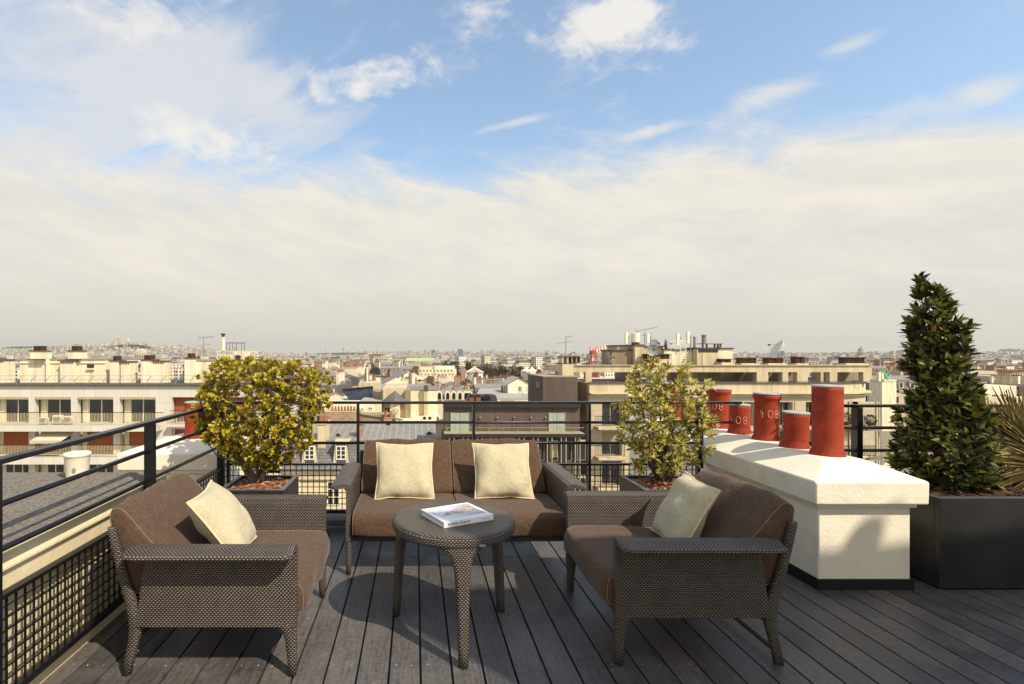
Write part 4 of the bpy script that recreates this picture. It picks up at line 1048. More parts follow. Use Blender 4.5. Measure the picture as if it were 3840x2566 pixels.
for i,(yt,yb) in enumerate(((1560,1597),(1672,1709),(1785,1820))):
    m=MB(); curved(m,2900,XC1-25,yb,yb+8,1.1,th=1.6); WC_(m,'balcony_slab',['stone'])
    under(cb,[bar_rail(None,2900,XC1-110,yt,yb,YC-1.05,col='black_metal',pitch=.14,w=.03)])
    m=MB(); pr(m,2228,yb,2330,yb+8,YC,1.2,0,-1.2); pr(m,2236,yb+8,2326,yb+13,YC,1.0,0,-1.0); WC_(m,'balcony_slab',['stone'])
    under(cb,[bar_rail(None,2233,2326,yt,yb,YC-1.1,col='black_metal',pitch=.15,w=.025)])
# shrubs on the balconies
for i,(x,y,r) in enumerate(((3170,1578,.55),(3262,1580,.45),(3362,1580,.5))):
    X,z=at(x,y+12,YC-.6); t=thing('balcony_plant','small dark potted bush on the corner building balcony, %s of three'%('left','middle','right')[i],'plant',(X,YC-.7,z-.1),0,'bushes on the corner balcony')
    MB().lathe([(.18,0),(.22,.3)],12).build('pot',['pot_clay'],t); fo=MB()
    for k in range(120):
        d=rv(); leaf(fo,Vector((d.x*r*.7,d.y*r*.6,.3+r*.5+d.z*r*.8)),d,rv(),.22,.12)
    fo.build('foliage',['bay_leaf'],t)
# pergola frame on the terrace above
pg=MB(); YP=52.
pr(pg,2112,1371,3262,1396,YP,.6); pr(pg,2112,1369,3264,1371,YP,.9,0,-.15)
for a,b in ((2196,2219),(2480,2500),(2838,2881),(2934,2956),(2990,3030),(3078,3088),(3112,3140),(3238,3262)): pr(pg,a,1396,b,1438,YP,.6)
pg.box(ax(2112,YP),ax(2112,YP)+.6,YP+.6,YP+7,az(1396,YP),az(1371,YP)); pg.box(ax(3262,YP)-.6,ax(3262,YP),YP+.6,YP+7,az(1396,YP),az(1371,YP))
WC_(pg,'pergola',['beige_wall'])
for a,b,y in ((2120,2150,1395),(2360,2400,1396),(2560,2700,1396),(2750,2838,1396),(2864,2935,1396),(2956,2990,1396),(3150,3238,1396)): WC_(pr(MB(),a,y,b,1440,YP+2.5,4),'penthouse_wall',['beige_dark'])
WC_(pr(MB(),XC0,1436,3262,1438,YC+1,8),'terrace_floor',['tar_roof'])
m=MB(); 
for k in range(40): m.tube([(ax(XC0+8+k*29,YC),YC+.2,az(1438,YC)),(ax(XC0+8+k*29,YC),YC+.2,az(1432,YC))],.02,4)
m.tube([(ax(XC0,YC),YC+.2,az(1432,YC)),(ax(3370,YC),YC+.2,az(1432,YC))],.02,4); WC_(m,'terrace_handrail',['rust_metal'])
# plant rooms on the roof
YD=54.
for (x0,y0,x1,y1,mt,dz) in ((2294,1316,2375,1372,'beige_dark',0),(2324,1298,2372,1316,'beige_wall',.6),(2372,1297,2406,1372,'beige_wall',-.6),(2405,1302,2490,1372,'beige_wall',.3),(2490,1312,2520,1372,'white_wall',0),(2518,1314,2604,1372,'white_wall',.5),(2606,1308,2685,1372,'beige_wall',-.4),(2685,1309,2738,1372,'white_wall',-.4)):
    m=MB(); pr(m,x0,y0,x1,y1,YD,3,0,dz); a,z=at(x0,y0,YD); b=ax(x1,YD); m.box(a-.12,b+.12,YD+dz-.12,YD+dz+3.1,z,z+.12,1); WC_(m,'plant_room',[mt,'tar_roof'])
WC_(pr(pr(MB(),2612,1310,2683,1321,YD,.05,0,-.46),2612,1308,2613,1309,YD,.05,0,-.46),'louvre',['dark_panel'])
WC_(pr(MB(),2625,1328,2676,1370,YD,.04,0,-.45),'metal_door',['stone'])
m=MB(); pr(m,2632,1288,2708,1290,YD,2.0,0,-.3)
for x in (2635,2650,2680,2692,2702): pr(m,x,1290,x+4,1304,YD,.2,0,0)
WC_(m,'chimney_canopy',['beige_dark'])
for (x0,x1,y,h) in ((2415,2510,1356,.45),(2700,2740,1369,.3),(2772,2835,1372,.5),(2872,2935,1372,.5),(2978,3015,1372,.6),(3160,3240,1372,.55)):
    m=MB(); a,z=at(x0,y,YP+1); b=ax(x1,YP+1); m.box(a-.1,b+.1,YP+.5,YP+2.2,z-.4,z+.25,0); z+=.25
    n=max(2,int((b-a)/.75)); w=(b-a)/n
    for k in range(n): cowl(m,a+k*w+.06,a+(k+1)*w-.06,YP+.8,z,1,h)
    m.box(a,b,YP+.7,YP+1.9,z+h,z+h+.08,1); WC_(m,'chimney',['beige_wall','rust_metal'])
m=MB(); pr(m,2106,1366,2148,1440,YP,1.6,0,-.3); a,z=at(2104,1366,YP); m.box(a,ax(2150,YP),YP-.1,YP+1.4,z,z+.1,1); m.box(a+.1,a+.2,YP,YP+1.2,z+.1,z+.7,0); m.box(a+.6,a+.7,YP,YP+1.2,z+.1,z+.7,0); m.box(a,a+1.9,YP-.1,YP+1.4,z+.7,z+.8,1); cowl(m,a+1.0,a+1.9,YP,z+.1,1,.6)
WC_(m,'chimney',['beige_wall','rust_metal'])
m=MB()
for x in (2532,2553): m.tube([(ax(x,YD),YD-1,az(1372,YD)),(ax(x,YD),YD-1,az(1275,YD))],.04,6)
for k in range(11): m.tube([(ax(2532,YD),YD-1,az(1372-k*9,YD)),(ax(2553,YD),YD-1,az(1372-k*9,YD))],.025,5)
for y in (1281,1296): m.tube([(ax(2500,YD),YD-.9,az(y,YD)),(ax(2553,YD),YD-.9,az(y,YD))],.025,5)
for x in (2500,2518): m.tube([(ax(x,YD),YD-.9,az(1312,YD)),(ax(x,YD),YD-.9,az(1281,YD))],.025,5)
WC_(m,'ladder',['white_paint'])
def panel_antenna(label,x,y0,y1,ybase,w=.30,tank=False):
    X=ax(x,YD); zb=az(ybase,YD); root=thing('phone_antenna' if not tank else 'water_tank',label,'antenna' if not tank else 'tank',(X,YD+.2,zb),0,None if tank else 'panel antennas on the corner building')
    h0=az(y1,YD)-zb; h1=az(y0,YD)-zb
    if tank:
        MB().lathe([(w,h0),(w,h1),(w*.9,h1+.06)],20).build('tank',['white_paint'],root,smooth=False); MB().box(-w*.7,w*.7,-w*.7,w*.7,0,h0).build('base',['rust_metal'],root)
    else:
        MB().box(-w/2,w/2,-.12,.12,h0,h1).build('panel',['white_paint'],root,bevel=.04); MB().tube([(w*.5+.12,0,0),(w*.5+.12,0,h1*.8)],.05,6).tube([(0,0,h0+.1),(w*.5+.12,0,h0+.1)],.03,5).build('mast',['grey_metal'],root)
panel_antenna('slim white phone antenna, leftmost on the corner roof',2352,1248,1292,1302)
panel_antenna('white phone antenna right of the cylindrical tank',2433,1251,1288,1300)
panel_antenna('white phone antenna standing behind the roof ladder',2545,1252,1300,1313)
panel_antenna('tallest white phone antenna, right of the roof ladder',2584,1244,1290,1313)
panel_antenna('white cylindrical tank on the beige column of the corner roof',2386,1252,1284,1297,.44,True)
def dish(label,x,y,Y,r,face,base=1372,mat='grey_metal'):
    X,z=at(x,y,Y); root=thing('satellite_dish',label,'satellite dish',(X,Y,az(base,Y)),0,'satellite dishes on the corner building roof'); h=z-az(base,Y)
    f=Vector(face).normalized(); u=f.orthogonal().normalized(); v=f.cross(u); c=Vector((0,0,h)); rings=[]
    for q in (0.02,.35,.7,1): rings.append([tuple(c+(u*math.cos(t/24*6.283)+v*math.sin(t/24*6.283))*r*q+f*(r*.28*q*q-.1)) for t in range(24)])
    for q in (1,.7,.35,.02): rings.append([tuple(c+(u*math.cos(t/24*6.283)+v*math.sin(t/24*6.283))*r*q+f*(r*.28*q*q-.14)) for t in range(24)])
    MB().rings(rings,caps=False).build('bowl',[mat],root,smooth=False)
    m=MB(); m.tube([(0,0,0),tuple(c-f*.15)],.06,6); m.tube([tuple(c-u*r*.9+f*.1),tuple(c+f*r*.9)],.025,5); m.tube([tuple(c+u*r*.9+f*.1),tuple(c+f*r*.9)],.025,5); m.box(-.3,.3,-.3,.3,0,.08); m.build('mount',['grey_metal'],root)
    m=MB(); p=c+f*r*.9; m.box(p.x-.08,p.x+.08,p.y-.08,p.y+.08,p.z-.08,p.z+.08); m.build('feed_horn',['dark_panel'],root)
dish('dish seen edge on, left end of the corner roof beside the red crane',2278,1344,YP+1,.68,(1,-.15,.1))
dish('mesh dish facing the terrace, in front of the beige plant room',2448,1315,YD-1.5,.62,(-.2,-1,.2),1345)
dish('grey dish behind the mesh dish, a little above it',2456,1294,YD+.5,.62,(.35,-1,.35),1300)
dish('dark dish seen nearly edge on, left of the roof ladder',2497,1292,YD+.2,.55,(.95,-.3,.1),1312)
dish('big white dish tilted to the sky on the chimney stack at right',2916,1312,YP+1.3,1.02,(-.82,.2,.55),1350,'white_paint')
aerial('television aerial with long arm rising behind the white tank',2418,1290,YD+.5,1244,[(.0,-.9,1.2,.45,14),(.45,-.5,.7,.3,4)],.035)
aerial('tall bare aerial mast at the left end of the corner roof',2122,1366,YP,1262,[(.05,0,.75,.1,1),(.7,-.75,.8,.22,4)],.035)
for i,(x,y0,y1,r) in enumerate(((2614,1305,1269,.12),(2650,1288,1261,.22))):
    m=MB(); X,z=at(x,y0,YD); m.lathe([(r,0),(r,(y0-y1)/36.),(r*1.3,(y0-y1)/36.+.02),(r*1.3,(y0-y1)/36.+.12),(r*.4,(y0-y1)/36.+.2)],14,0,(X,YD+.5,z)); WC_(m,'flue',['grey_metal'])
# ================================================================ brown office building, 47 m away
YE=47.
bb=thing('office_building','dark brown rendered office building with green doors behind the sofa','building',(ax(1900,YE),YE,GZ)); WE=world_part(bb)
XE0,XE1=1668,2190
m=MB(); pr(m,XE0,1519,XE1,1626,YE,1.6,0,1.2); WE(m,'wall',['brown_render'])
m=MB(); pr(m,XE0-4,1517,XE1,1532,YE,.35,0,.85); WE(m,'gutter',['dark_panel'])
m=MB(); pr(m,XE0-2,1625.5,XE1+2,1627.5,YE,1.3,1,-.10); pr(m,XE0-2,1627.5,XE1+2,1641,YE,1.4,0,-.05); WE(m,'terrace_slab',['dark_panel','stone_grey'])
m=MB(); pr(m,XE0,1641,XE1,2700,YE,12,0,1.3); WE(m,'lower_wall',['brown_render'])
for x0,x1 in ((1692,1757),(2060,2117)):
    Yd=YE+1.12; m=MB(); a,zt=at(x0,1549,Yd); b,zb=at(x1,1620,Yd); m.box(a,(a+b)/2-.02,Yd,Yd+.06,zb,zt); m.box((a+b)/2+.02,b,Yd,Yd+.06,zb,zt); m.box(a-.06,a,Yd-.02,Yd+.06,zb,zt+.06); m.box(b,b+.06,Yd-.02,Yd+.06,zb,zt+.06)
    for xx in (a+.4,b-.4): m.box(xx-.02,xx+.02,Yd-.015,Yd,zb,zt)
    WE(m,'door',['pale_green_door'])
m=MB()
for x in (1800,1864,1928,1992,2046): X,z=at(x,1568,YE+1.1); m.lathe([(.10,0),(.06,.12)],10,0,(X,YE+1.1,z))
WE(m,'wall_hook',['grey_metal'])
m=MB(); 
for x in range(1676,2190,53): pr(m,x,1605,x+1.5,1625,YE,.05,0,-.05)
pr(m,XE0,1603.5,XE1,1605,YE,.05,0,-.06); WE(m,'balustrade',['stone_grey'])
x=1684
m=MB()
while x<2188:
    pr(m,x,1641,x+3.2,2300,YE,.25,0,.0); x+=(17.5 if int((x-1684)/52.6*2+.5)%2==0 else 35)
WE(m,'facade_fins',['stone_grey'])
for k in range(10):
    x0=1702+k*52.6
    for (ya,yb) in ((1655,1735),(1790,1870)):
        o=win_obj(None,x0,ya,x0+33,yb,YE,panes=1,glassm='window_glass',frame='grey_metal',fw=.06,off=.9); under(bb,[o])
        if k in (7,): WE(pr(MB(),x0+2,ya+2,x0+31,yb-12,YE,.03,0,.85),'blind',['ivory_blind'])
        elif k%3==1 or k==9: WE(pr(MB(),x0+2,ya+2,x0+31,ya+12,YE,.03,0,.85),'blind',['ivory_blind'])
# its lift tower, a brown box above and behind
YF=50.
m=MB(); a,zt=at(2036,1414,YF); b,zb=at(2166,1519,YF); l=ax(2004,YF+3)
rr=[[(a,YF,z),(b,YF,z),(b,YF+6,z),(l,YF+6,z),(l,YF+2.2,z)] for z in (zb-1,zt)]
m.rings(rr); WE(m,'lift_tower',['brown_render'])
m=MB(); rr=[[(x,y,z) for x,y,_ in r] for r,z in ((rr[0],zt),(rr[0],zt+.08))]; m.rings(rr); WE(m,'tower_coping',['stone_grey'])
m=MB(); X=(a+l)/2; m.box(X-.35,X+.3,YF+.95,YF+1.05,az(1453,YF+1),az(1432,YF+1)); WE(m,'vent_grille',['stone_grey'])
# ================================================================ zinc and slate mansard house, 50 m away
YG=50.
mh=thing('mansard_house','house with seamed zinc roof, slate slope and white dormers left of sofa','building',(ax(1350,YG),YG,GZ)); WG=world_part(mh)
XG0,XG1=ax(960,YG),ax(1658,YG)
ze=az(1655,YG); zr=az(1588,YG+7); zs=az(1757,YG-1.6)
WG(MB().q([(XG0,YG,ze),(XG1,YG,ze),(XG1,YG+7,zr),(XG0,YG+7,zr)]).q([(XG0,YG+7,zr),(XG1,YG+7,zr),(XG1,YG+12,zr-1),(XG0,YG+12,zr-1)]),'zinc_slope',['seamed_zinc'])
m=MB(); m.q([(XG0,YG-1.6,zs),(XG1,YG-1.6,zs),(XG1,YG+.0,ze-.02),(XG0,YG+.0,ze-.02)]); WG(m,'slate_slope',['slate_tiles'])
m=MB(); m.box(XG0,XG1,YG-.2,YG+.05,ze-.05,ze+.10); WG(m,'roof_edge',['zinc_roof'])
m=MB(); m.box(XG0,XG1,YG-2.0,YG-1.4,zs-.35,zs+.02); m.box(XG0,XG1,YG-2.1,YG-1.5,zs-.06,zs+.05); WG(m,'gutter',['zinc_roof'])
m=MB(); m.box(XG0,XG1,YG-1.7,YG+11,GZ,zs-.2); WG(m,'wall',['cream_plaster'])
m=MB(); m.box(XG0,XG1,YG-1.95,YG-1.7,zs-.95,zs-.7); m.box(XG0,XG1,YG-1.85,YG-1.7,az(1945,YG-1.7),az(1935,YG-1.7)); WG(m,'moulding',['stone'])
for x in (1161,1279):
    d=MB(); Yd=YG-1.35; a,zt=at(x-26,1664,Yd); b,zb=at(x+26,1733,Yd)
    d.box(a+.12,b-.12,Yd,Yd+2.2,zb,zt,0); d.box(a-.05,b+.05,Yd-.15,Yd+2.3,zt,zt+.12,1); d.q([(a-.1,Yd-.02,zb-.1),(a+.2,Yd-.02,zb-.1),(a+.2,Yd-.02,zt),(a+.12,Yd-.02,zt)],1); d.q([(b-.2,Yd-.02,zb-.1),(b+.1,Yd-.02,zb-.1),(b-.12,Yd-.02,zt),(b-.2,Yd-.02,zt)],1)
    o=WG(d,'dormer',['slate_roof','stone']); 
    w=win_obj(None,x-19,1672,x+19,1724,Yd,panes=2,rows=3,fw=.10,off=-.1); under(mh,[w])
for x in (1100,1250,1372,1490,1600):
    w=win_obj(None,x-24,1805,x+24,1895,YG-1.8,panes=2,rows=3,fw=.10,off=0); under(mh,[w])
for i,(x,yt,yb,ww,mt) in enumerate(((1206,1592,1700,22,'beige_wall'),(1352,1592,1650,9,'brick_wall'),(1646,1592,1652,14,'stone'))):
    Yc=YG-.4 if i==0 else YG+1.2; m=MB(); a,zt=at(x-ww/2-4,yt,Yc); b,zb=at(x+ww/2+4,yb,Yc); m.box(a,b,Yc,Yc+(2.2 if i==0 else 1.),zb,zt,0); m.box(a-.1,b+.1,Yc-.1,Yc+2.3 if i==0 else Yc+1.1,zt,zt+.15,0); pots(m,a+.2,Yc+.5,zt+.15,2 if i==0 else 1,.4,1,.15,.55); pots(m,a+.25,Yc+1.2,zt+.15,2 if i==0 else 0,.4,1,.15,.55)
    WG(m,'chimney',[mt,'pot_clay'])
m=MB()
for x,y in ((1148,1628),(1268,1629),(1456,1601),(1610,1626)): 
    t=(az(y,YG+3)-ze)/(zr-ze); Yq=YG+7*max(.05,min(.9,t)); X=ax(x,Yq); z=ze+(zr-ze)*(Yq-YG)/7; m.lathe([(.22,-.05),(.22,.16),(.1,.26)],10,0,(X,Yq,z))
WG(m,'roof_vent',['dark_panel'])
# ================================================================ the group of white houses between (60 to 90 m)
def block(name,label,cat,rects,group=None):
    """rects: (x0,y0,x1,y1,Y,depth,part name,material)"""
    x=sum((r[0]+r[2])/2 for r in rects)/len(rects); Y=rects[0][4]
    root=thing(name,label,cat,(ax(x,Y),Y,GZ),0,group); Wf=world_part(root)
    for r in rects:
        m=MB(); pr(m,r[0],r[1],r[2],r[3],r[4],r[5]); Wf(m,r[6],[r[7]])
    return root,Wf
def wins(root,Wf,L_,Y,off=-.06,glassm='window_glass',frame='white_paint'):
    for (x0,y0,x1,y1) in L_:
        o=win_obj(None,x0,y0,x1,y1,Y,panes=2,glassm=glassm,frame=frame,fw=.08,off=off); under(root,[o])
r,Wf=block('brick_house','low house with patterned brick wall and clay pots over the zinc roof','house',[(1205,1547,1340,1700,60,8,'wall','brick_wall'),(1200,1543,1345,1548,60,8.3,'coping','stone'),(1215,1518,1345,1545,63,6,'rear_wall','white_wall')])
m=MB(); pots(m,ax(1245,60),60.3,az(1543,60),9,.36,0,.14,.55); Wf(m,'chimney_pot',['pot_clay'])
r,Wf=block('white_house','white house with small windows and sloping lean-to, left of beige block','house',[(1340,1515,1426,1700,64,8,'wall','white_wall'),(1340,1512,1426,1515,64,8.4,'roof','pale_roof'),(1345,1556,1480,1700,61,3,'lean_to','beige_dark')])
wins(r,Wf,[(1345,1528,1365,1538),(1380,1526,1398,1538)],64)
m=MB(); a=ax(1345,61); b=ax(1510,61); m.q([(a,60.8,az(1553,61)),(b,60.8,az(1577,61)),(b,64,az(1573,64)),(a,64,az(1548,64))]); Wf(m,'lean_to_roof',['tar_roof'])
m=MB(); m.box(ax(1440,60.5),ax(1470,60.5),60,61.5,az(1580,60.5),az(1566,60.5),0); pots(m,ax(1446,60.5),60.7,az(1566,60.5),2,.55,1,.18,.75); Wf(m,'chimney',['brick_wall','pot_clay'])
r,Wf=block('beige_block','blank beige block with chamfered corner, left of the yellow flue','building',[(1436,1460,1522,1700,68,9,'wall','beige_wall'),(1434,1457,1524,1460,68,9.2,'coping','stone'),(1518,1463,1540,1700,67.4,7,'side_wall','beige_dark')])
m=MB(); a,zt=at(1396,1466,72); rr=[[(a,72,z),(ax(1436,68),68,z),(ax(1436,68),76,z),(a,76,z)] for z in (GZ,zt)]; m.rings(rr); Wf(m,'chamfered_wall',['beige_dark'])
wins(r,Wf,[(1441,1526,1463,1550),(1472,1530,1486,1552)],68)
m=MB(); m.lathe([(1.6,0),(0,1.35)],8,0,(ax(1480,67),67.3,az(1505,67)),caps=True); m.box(ax(1464,67),ax(1500,67),66.4,68,az(1580,67),az(1505,67),1); Wf(m,'bay_turret',['slate_roof','white_wall'])
wins(r,Wf,[(1470,1530,1482,1552),(1486,1530,1496,1552)],66.4)
r,Wf=block('gable_house','bright white blank gable house carrying the yellow flue pipe','house',[(1539,1466,1590,1700,70,9,'wall','white_wall'),(1590,1464,1641,1700,70,9,'wall','white_wall'),(1537,1463,1643,1466,70,9.3,'coping','zinc_roof')])
m=MB(); pr(m,1590,1448,1603,1560,70,.7,0,-.7); pr(m,1589,1445,1605,1466,70,.8,1,-.75); Wf(m,'flue',['ivory_blind','rust_metal'])
for i,x in enumerate((1592,1612)):
    t=thing('air_conditioner','round fan air conditioner at the foot of the yellow flue, %s one'%('left','right')[i],'air conditioner',(ax(x,66),66,az(1578,66)),0,'air conditioners by the yellow flue'); MB().box(-.32,.32,0,.3,0,.6).build('casing',['white_paint'],t,bevel=.02); mm=MB().lathe([(.22,0),(.22,.03)],16); o=mm.build('fan',['dark_panel'],t); o.matrix_local=Matrix.Translation((0,-.01,.3))@Matrix.Rotation(R(90),4,'X')
t=thing('flat_annexe','low pale annexe roof below the fan units, under the white gable','building',(ax(1590,66),66,GZ)); Wf=world_part(t)
m=MB(); pr(m,1500,1578,1655,1700,65,6); Wf(m,'wall',['white_wall'])
r,Wf=block('glass_studio','dark framed sloping glass studio roof left of the beige block','building',[(1270,1500,1398,1700,74,6,'wall','white_wall')])
m=MB(); a=ax(1283,72); b=ax(1398,72); zt=az(1463,76); zb=az(1503,72); a2=ax(1283,76); b2=ax(1398,76)
m.q([(a+1.2,72,zb),(b,72,zb),(b2,76,zt+.4),(a2,76,zt)],0)
for k in range(9):
    t=k/8; p=Vector((a+1.2+(b-a-1.2)*t,71.95,zb)); q=Vector((a2+(b2-a2)*t,75.95,zt+.4*t)); m.tube([tuple(p),tuple(q)],.07,5,1)
m.tube([(a2,75.9,zt+.05),(b2,75.9,zt+.45)],.16,6,1); m.tube([(a+1.2,71.9,zb),(b,71.9,zb)],.1,6,1)
Wf(m,'glazing',['dark_glass','dark_panel'])
# mansard with arched dormers, 95 m
r,Wf=block('arched_dormer_house','zinc mansard with a row of white arched dormers, left of pale flat roof','house',[(1641,1499,1765,1700,95,8,'wall','white_wall')])
a,b=ax(1641,95),ax(1765,95)
m=MB(); m.q([(a,95,az(1499,95)),(b,95,az(1499,95)),(b,96.2,az(1478,96)),(a,96.2,az(1478,96))],0); m.q([(a,96.2,az(1478,96)),(b,96.2,az(1478,96)),(b-.5,101,az(1446,101)),(a+.5,101,az(1446,101))],1); Wf(m,'roof',['slate_roof','seamed_zinc'])
for k,x in enumerate((1648,1679,1702,1725,1747,1762)):
    d=MB(); X=ax(x,95); z0=az(1500,95); w=.52
    arch=[(-w,0),(w,0),(w,1.0)]+[(w*math.cos(t*math.pi/8),1.0+w*math.sin(t*math.pi/8)) for t in range(1,8)]+[(-w,1.0)]
    d.prism([(X+p,z0+q) for p,q in arch],94.8,96.4,0); d.prism([(X+p*.55,z0+.12+q*.8) for p,q in arch],94.75,94.8,1); Wf(d,'dormer',['white_paint','window_glass'])
for x in (1655,1700,1742):
    m=MB(); m.box(ax(x,99),ax(x+14,99),98.5,99.8,az(1475,99),az(1452,99),0); pots(m,ax(x+1,99),99,az(1452,99),5,.3,1,.12,.45); Wf(m,'chimney',['brick_wall','pot_clay'])
# pale flat roof with the little white gable penthouse, 75 m
t=thing('flat_roof_house','house with a broad pale flat roof and small white gabled penthouse','house',(ax(1870,78),78,GZ)); Wf=world_part(t)
m=MB(); zt=az(1500,70); pts=[(ax(1775,70),70),(ax(2003,70),70),(ax(2003,92),92),(ax(1800,92),92)]
m.rings([[(x,y,z) for x,y in pts] for z in (GZ,zt)]); Wf(m,'wall',['white_wall'])
m=MB(); m.rings([[(x,y,z) for x,y in pts] for z in (zt,zt+.15)]); Wf(m,'roof',['pale_roof'])
m=MB(); a,zb=at(1905,1473,80); b=ax(1987,80); zt2=az(1440,80); xm=(a+b)/2
m.prism([(a,zt),(b,zt),(b,zt2),(xm,zt2+.9),(a,zt2)],80,86); o=Wf(m,'penthouse',['white_paint'])
m=MB(); m.q([(a-.2,79.8,zt2-.05),(xm,79.8,zt2+1.0),(xm,86,zt2+1.0),(a-.2,86,zt2-.05)]); m.q([(xm,79.8,zt2+1.0),(b+.2,79.8,zt2-.05),(b+.2,86,zt2-.05),(xm,86,zt2+1.0)]); Wf(m,'penthouse_roof',['pale_roof'])
wins(t,Wf,[(1943,1448,1957,1470),(1975,1448,1982,1462)],80)
for k in range(3): Wf(pr(MB(),1880+k*9,1447,1886+k*9,1474,81.,.1),'shutter',['stone_grey' if k else 'dark_panel'])
m=MB(); z=zt
for x in (1960,1980,2000): m.tube([(ax(x,71),71,z),(ax(x,71),71,z+1.1)],.03,5)
for dz in (.5,1.1): m.tube([(ax(1960,71),71,z+dz),(ax(2000,71),71,z+dz)],.025,5)
Wf(m,'roof_guard_rail',['grey_metal'])
t=thing('black_roof_house','black mansard roof with three round topped dormers above the rail','house',(ax(1800,66),66,GZ)); Wf=world_part(t)
m=MB(); a,b=ax(1755,66),ax(1868,66); m.box(a,b,66,70,GZ,az(1512,66)); Wf(m,'wall',['white_wall'])
m=MB(); m.rings([[(a,66,az(1512,66)),(b,66,az(1512,66)),(b,70,az(1512,66)),(a,70,az(1512,66))],[(a+.6,67,az(1484,67)),(b-.1,67,az(1484,67)),(b-.1,70,az(1484,67)),(a+.6,70,az(1484,67))]]); Wf(m,'roof',['dark_panel'])
for x in (1768,1792,1826):
    d=MB(); X=ax(x,66); z0=az(1514,66); d.prism([(X+p*.45,z0+q) for p,q in [(-1,0),(1,0),(1,.75),(.7,1.05),(0,1.2),(-.7,1.05),(-1,.75)]],65.7,67.2,0); d.box(X-.3,X+.3,65.66,65.7,z0+.1,z0+.8,1); Wf(d,'dormer',['dark_panel','red_blind' if x<1800 else 'window_glass'])
m=MB(); pots(m,ax(1880,64),64,az(1515,64),7,.25,0,.1,.45); pr(m,1872,1515,1945,1530,64,1.0,1); o=m.build('x',['pot_clay','white_wall']); o.name='chimney'; under(t,[o])
# white office block with square windows, 270 m
r,Wf=block('white_office','white office block with rows of square windows before the trees','building',[(1560,1385,1712,1470,270,14,'wall','white_wall'),(1628,1374,1706,1386,272,12,'attic','white_wall'),(1572,1376,1630,1386,273,10,'attic','beige_wall')])
wins(r,Wf,[(1566+k*13,1401,1571+k*13,1408) for k in range(11)],270,glassm='window_glass')
wins(r,Wf,[(1574+k*13,1386.5,1580+k*13,1394) for k in range(10)],270,glassm='window_glass')
m=MB(); pr(m,1625,1374,1628,1420,268,.8,0,-3); Wf(m,'drain_pipe',['grey_metal'])
t=thing('flue_house','low house carrying one very tall white flue pipe right of shrub','house',(ax(1376,110),110,GZ)); Wf=world_part(t)
Wf(pr(MB(),1345,1436,1420,1500,110,8),'wall',['beige_wall']); m=MB(); X,z=at(1375,1436,110); m.tube([(X,111,z-.5),(X,111,az(1378,110))],.20,12); Wf(m,'flue',['white_paint'])
t=thing('brick_chimney','tall brown brick chimney stack under the blue tower','chimney',(ax(1736,180),180,GZ)); Wf=world_part(t)
Wf(pr(MB(),1729,1374,1743,1450,180,3),'shaft',['brick_wall']); Wf(pr(MB(),1728,1369,1746,1374,180,3.3,0,-.1),'cap',['white_wall'])
r,Wf=block('terrace_building','white building with sail shaped awnings on its roof, right of trees','building',[(1972,1392,2048,1430,300,14,'wall','white_wall')])
wins(r,Wf,[(1980+k*11,1404,1984+k*11,1411) for k in range(6)],300)
m=MB()
for k,x in enumerate((1976,1998,2024)): m.lathe([(3.2,0),(1.2,1.2),(.1,2.6)],10,0,(ax(x,302),304,az(1392,302)))
Wf(m,'sail_awning',['white_paint'])
# right edge: slate blue block, balcony block, white party wall
r,Wf=block('slate_blue_block','dark slate blue block between bay tree and balcony building','building',[(3600,1405,3742,1470,180,12,'wall','tower_blue'),(3600,1392,3735,1406,184,8,'attic','beige_wall')])
wins(r,Wf,[(3662,1424,3675,1434),(3678,1424,3690,1434),(3704,1424,3716,1435)],180)
r,Wf=block('balcony_block','pale balcony block with green awning windows at the right edge','building',[(3742,1412,3900,1500,170,12,'wall','stone'),(3742,1404,3900,1409,168,3,'balcony_slab','white_wall')])
wins(r,Wf,[(3748+k*18,1426,3757+k*18,1437) for k in range(5)],170,frame='copper_green'); under(r,[bar_rail(None,3742,3900,1434,1442,168,col='grey_metal',pitch=.5,w=.06)])
r,Wf=block('party_wall_house','house showing a broad blank white party wall right of the bay tree','house',[(3655,1447,3812,1490,120,10,'wall','white_wall'),(3600,1492,3900,1520,105,8,'front_block','beige_wall')])
m=MB(); 
for x in (3690,3720,3765,3800): pots(m,ax(x,106),108,az(1492,106),3,.35,0,.14,.5)
Wf(m,'chimney_pot',['pot_clay'])
t=thing('green_spire','small green copper pyramid roof right of the corner building','roof',(ax(3322,140),140,GZ)); Wf=world_part(t)
X,z=at(3322,1424,140); m=MB(); m.lathe([(1.9,0),(1.5,.8),(.15,2.9)],4,0,(X,141,z)); m.lathe([(.15,0),(.1,.8)],6,1,(X,141,z+2.9)); Wf(m,'roof',['verdigris','ivory_blind']); Wf(MB().box(X-1.9,X+1.9,139,143,GZ,z),'wall',['white_wall']); m=MB(); pr(m,3296,1395,3304,1432,139,1.0); pr(m,3308,1400,3314,1430,139,1.0); Wf(m,'chimney',['white_wall'])
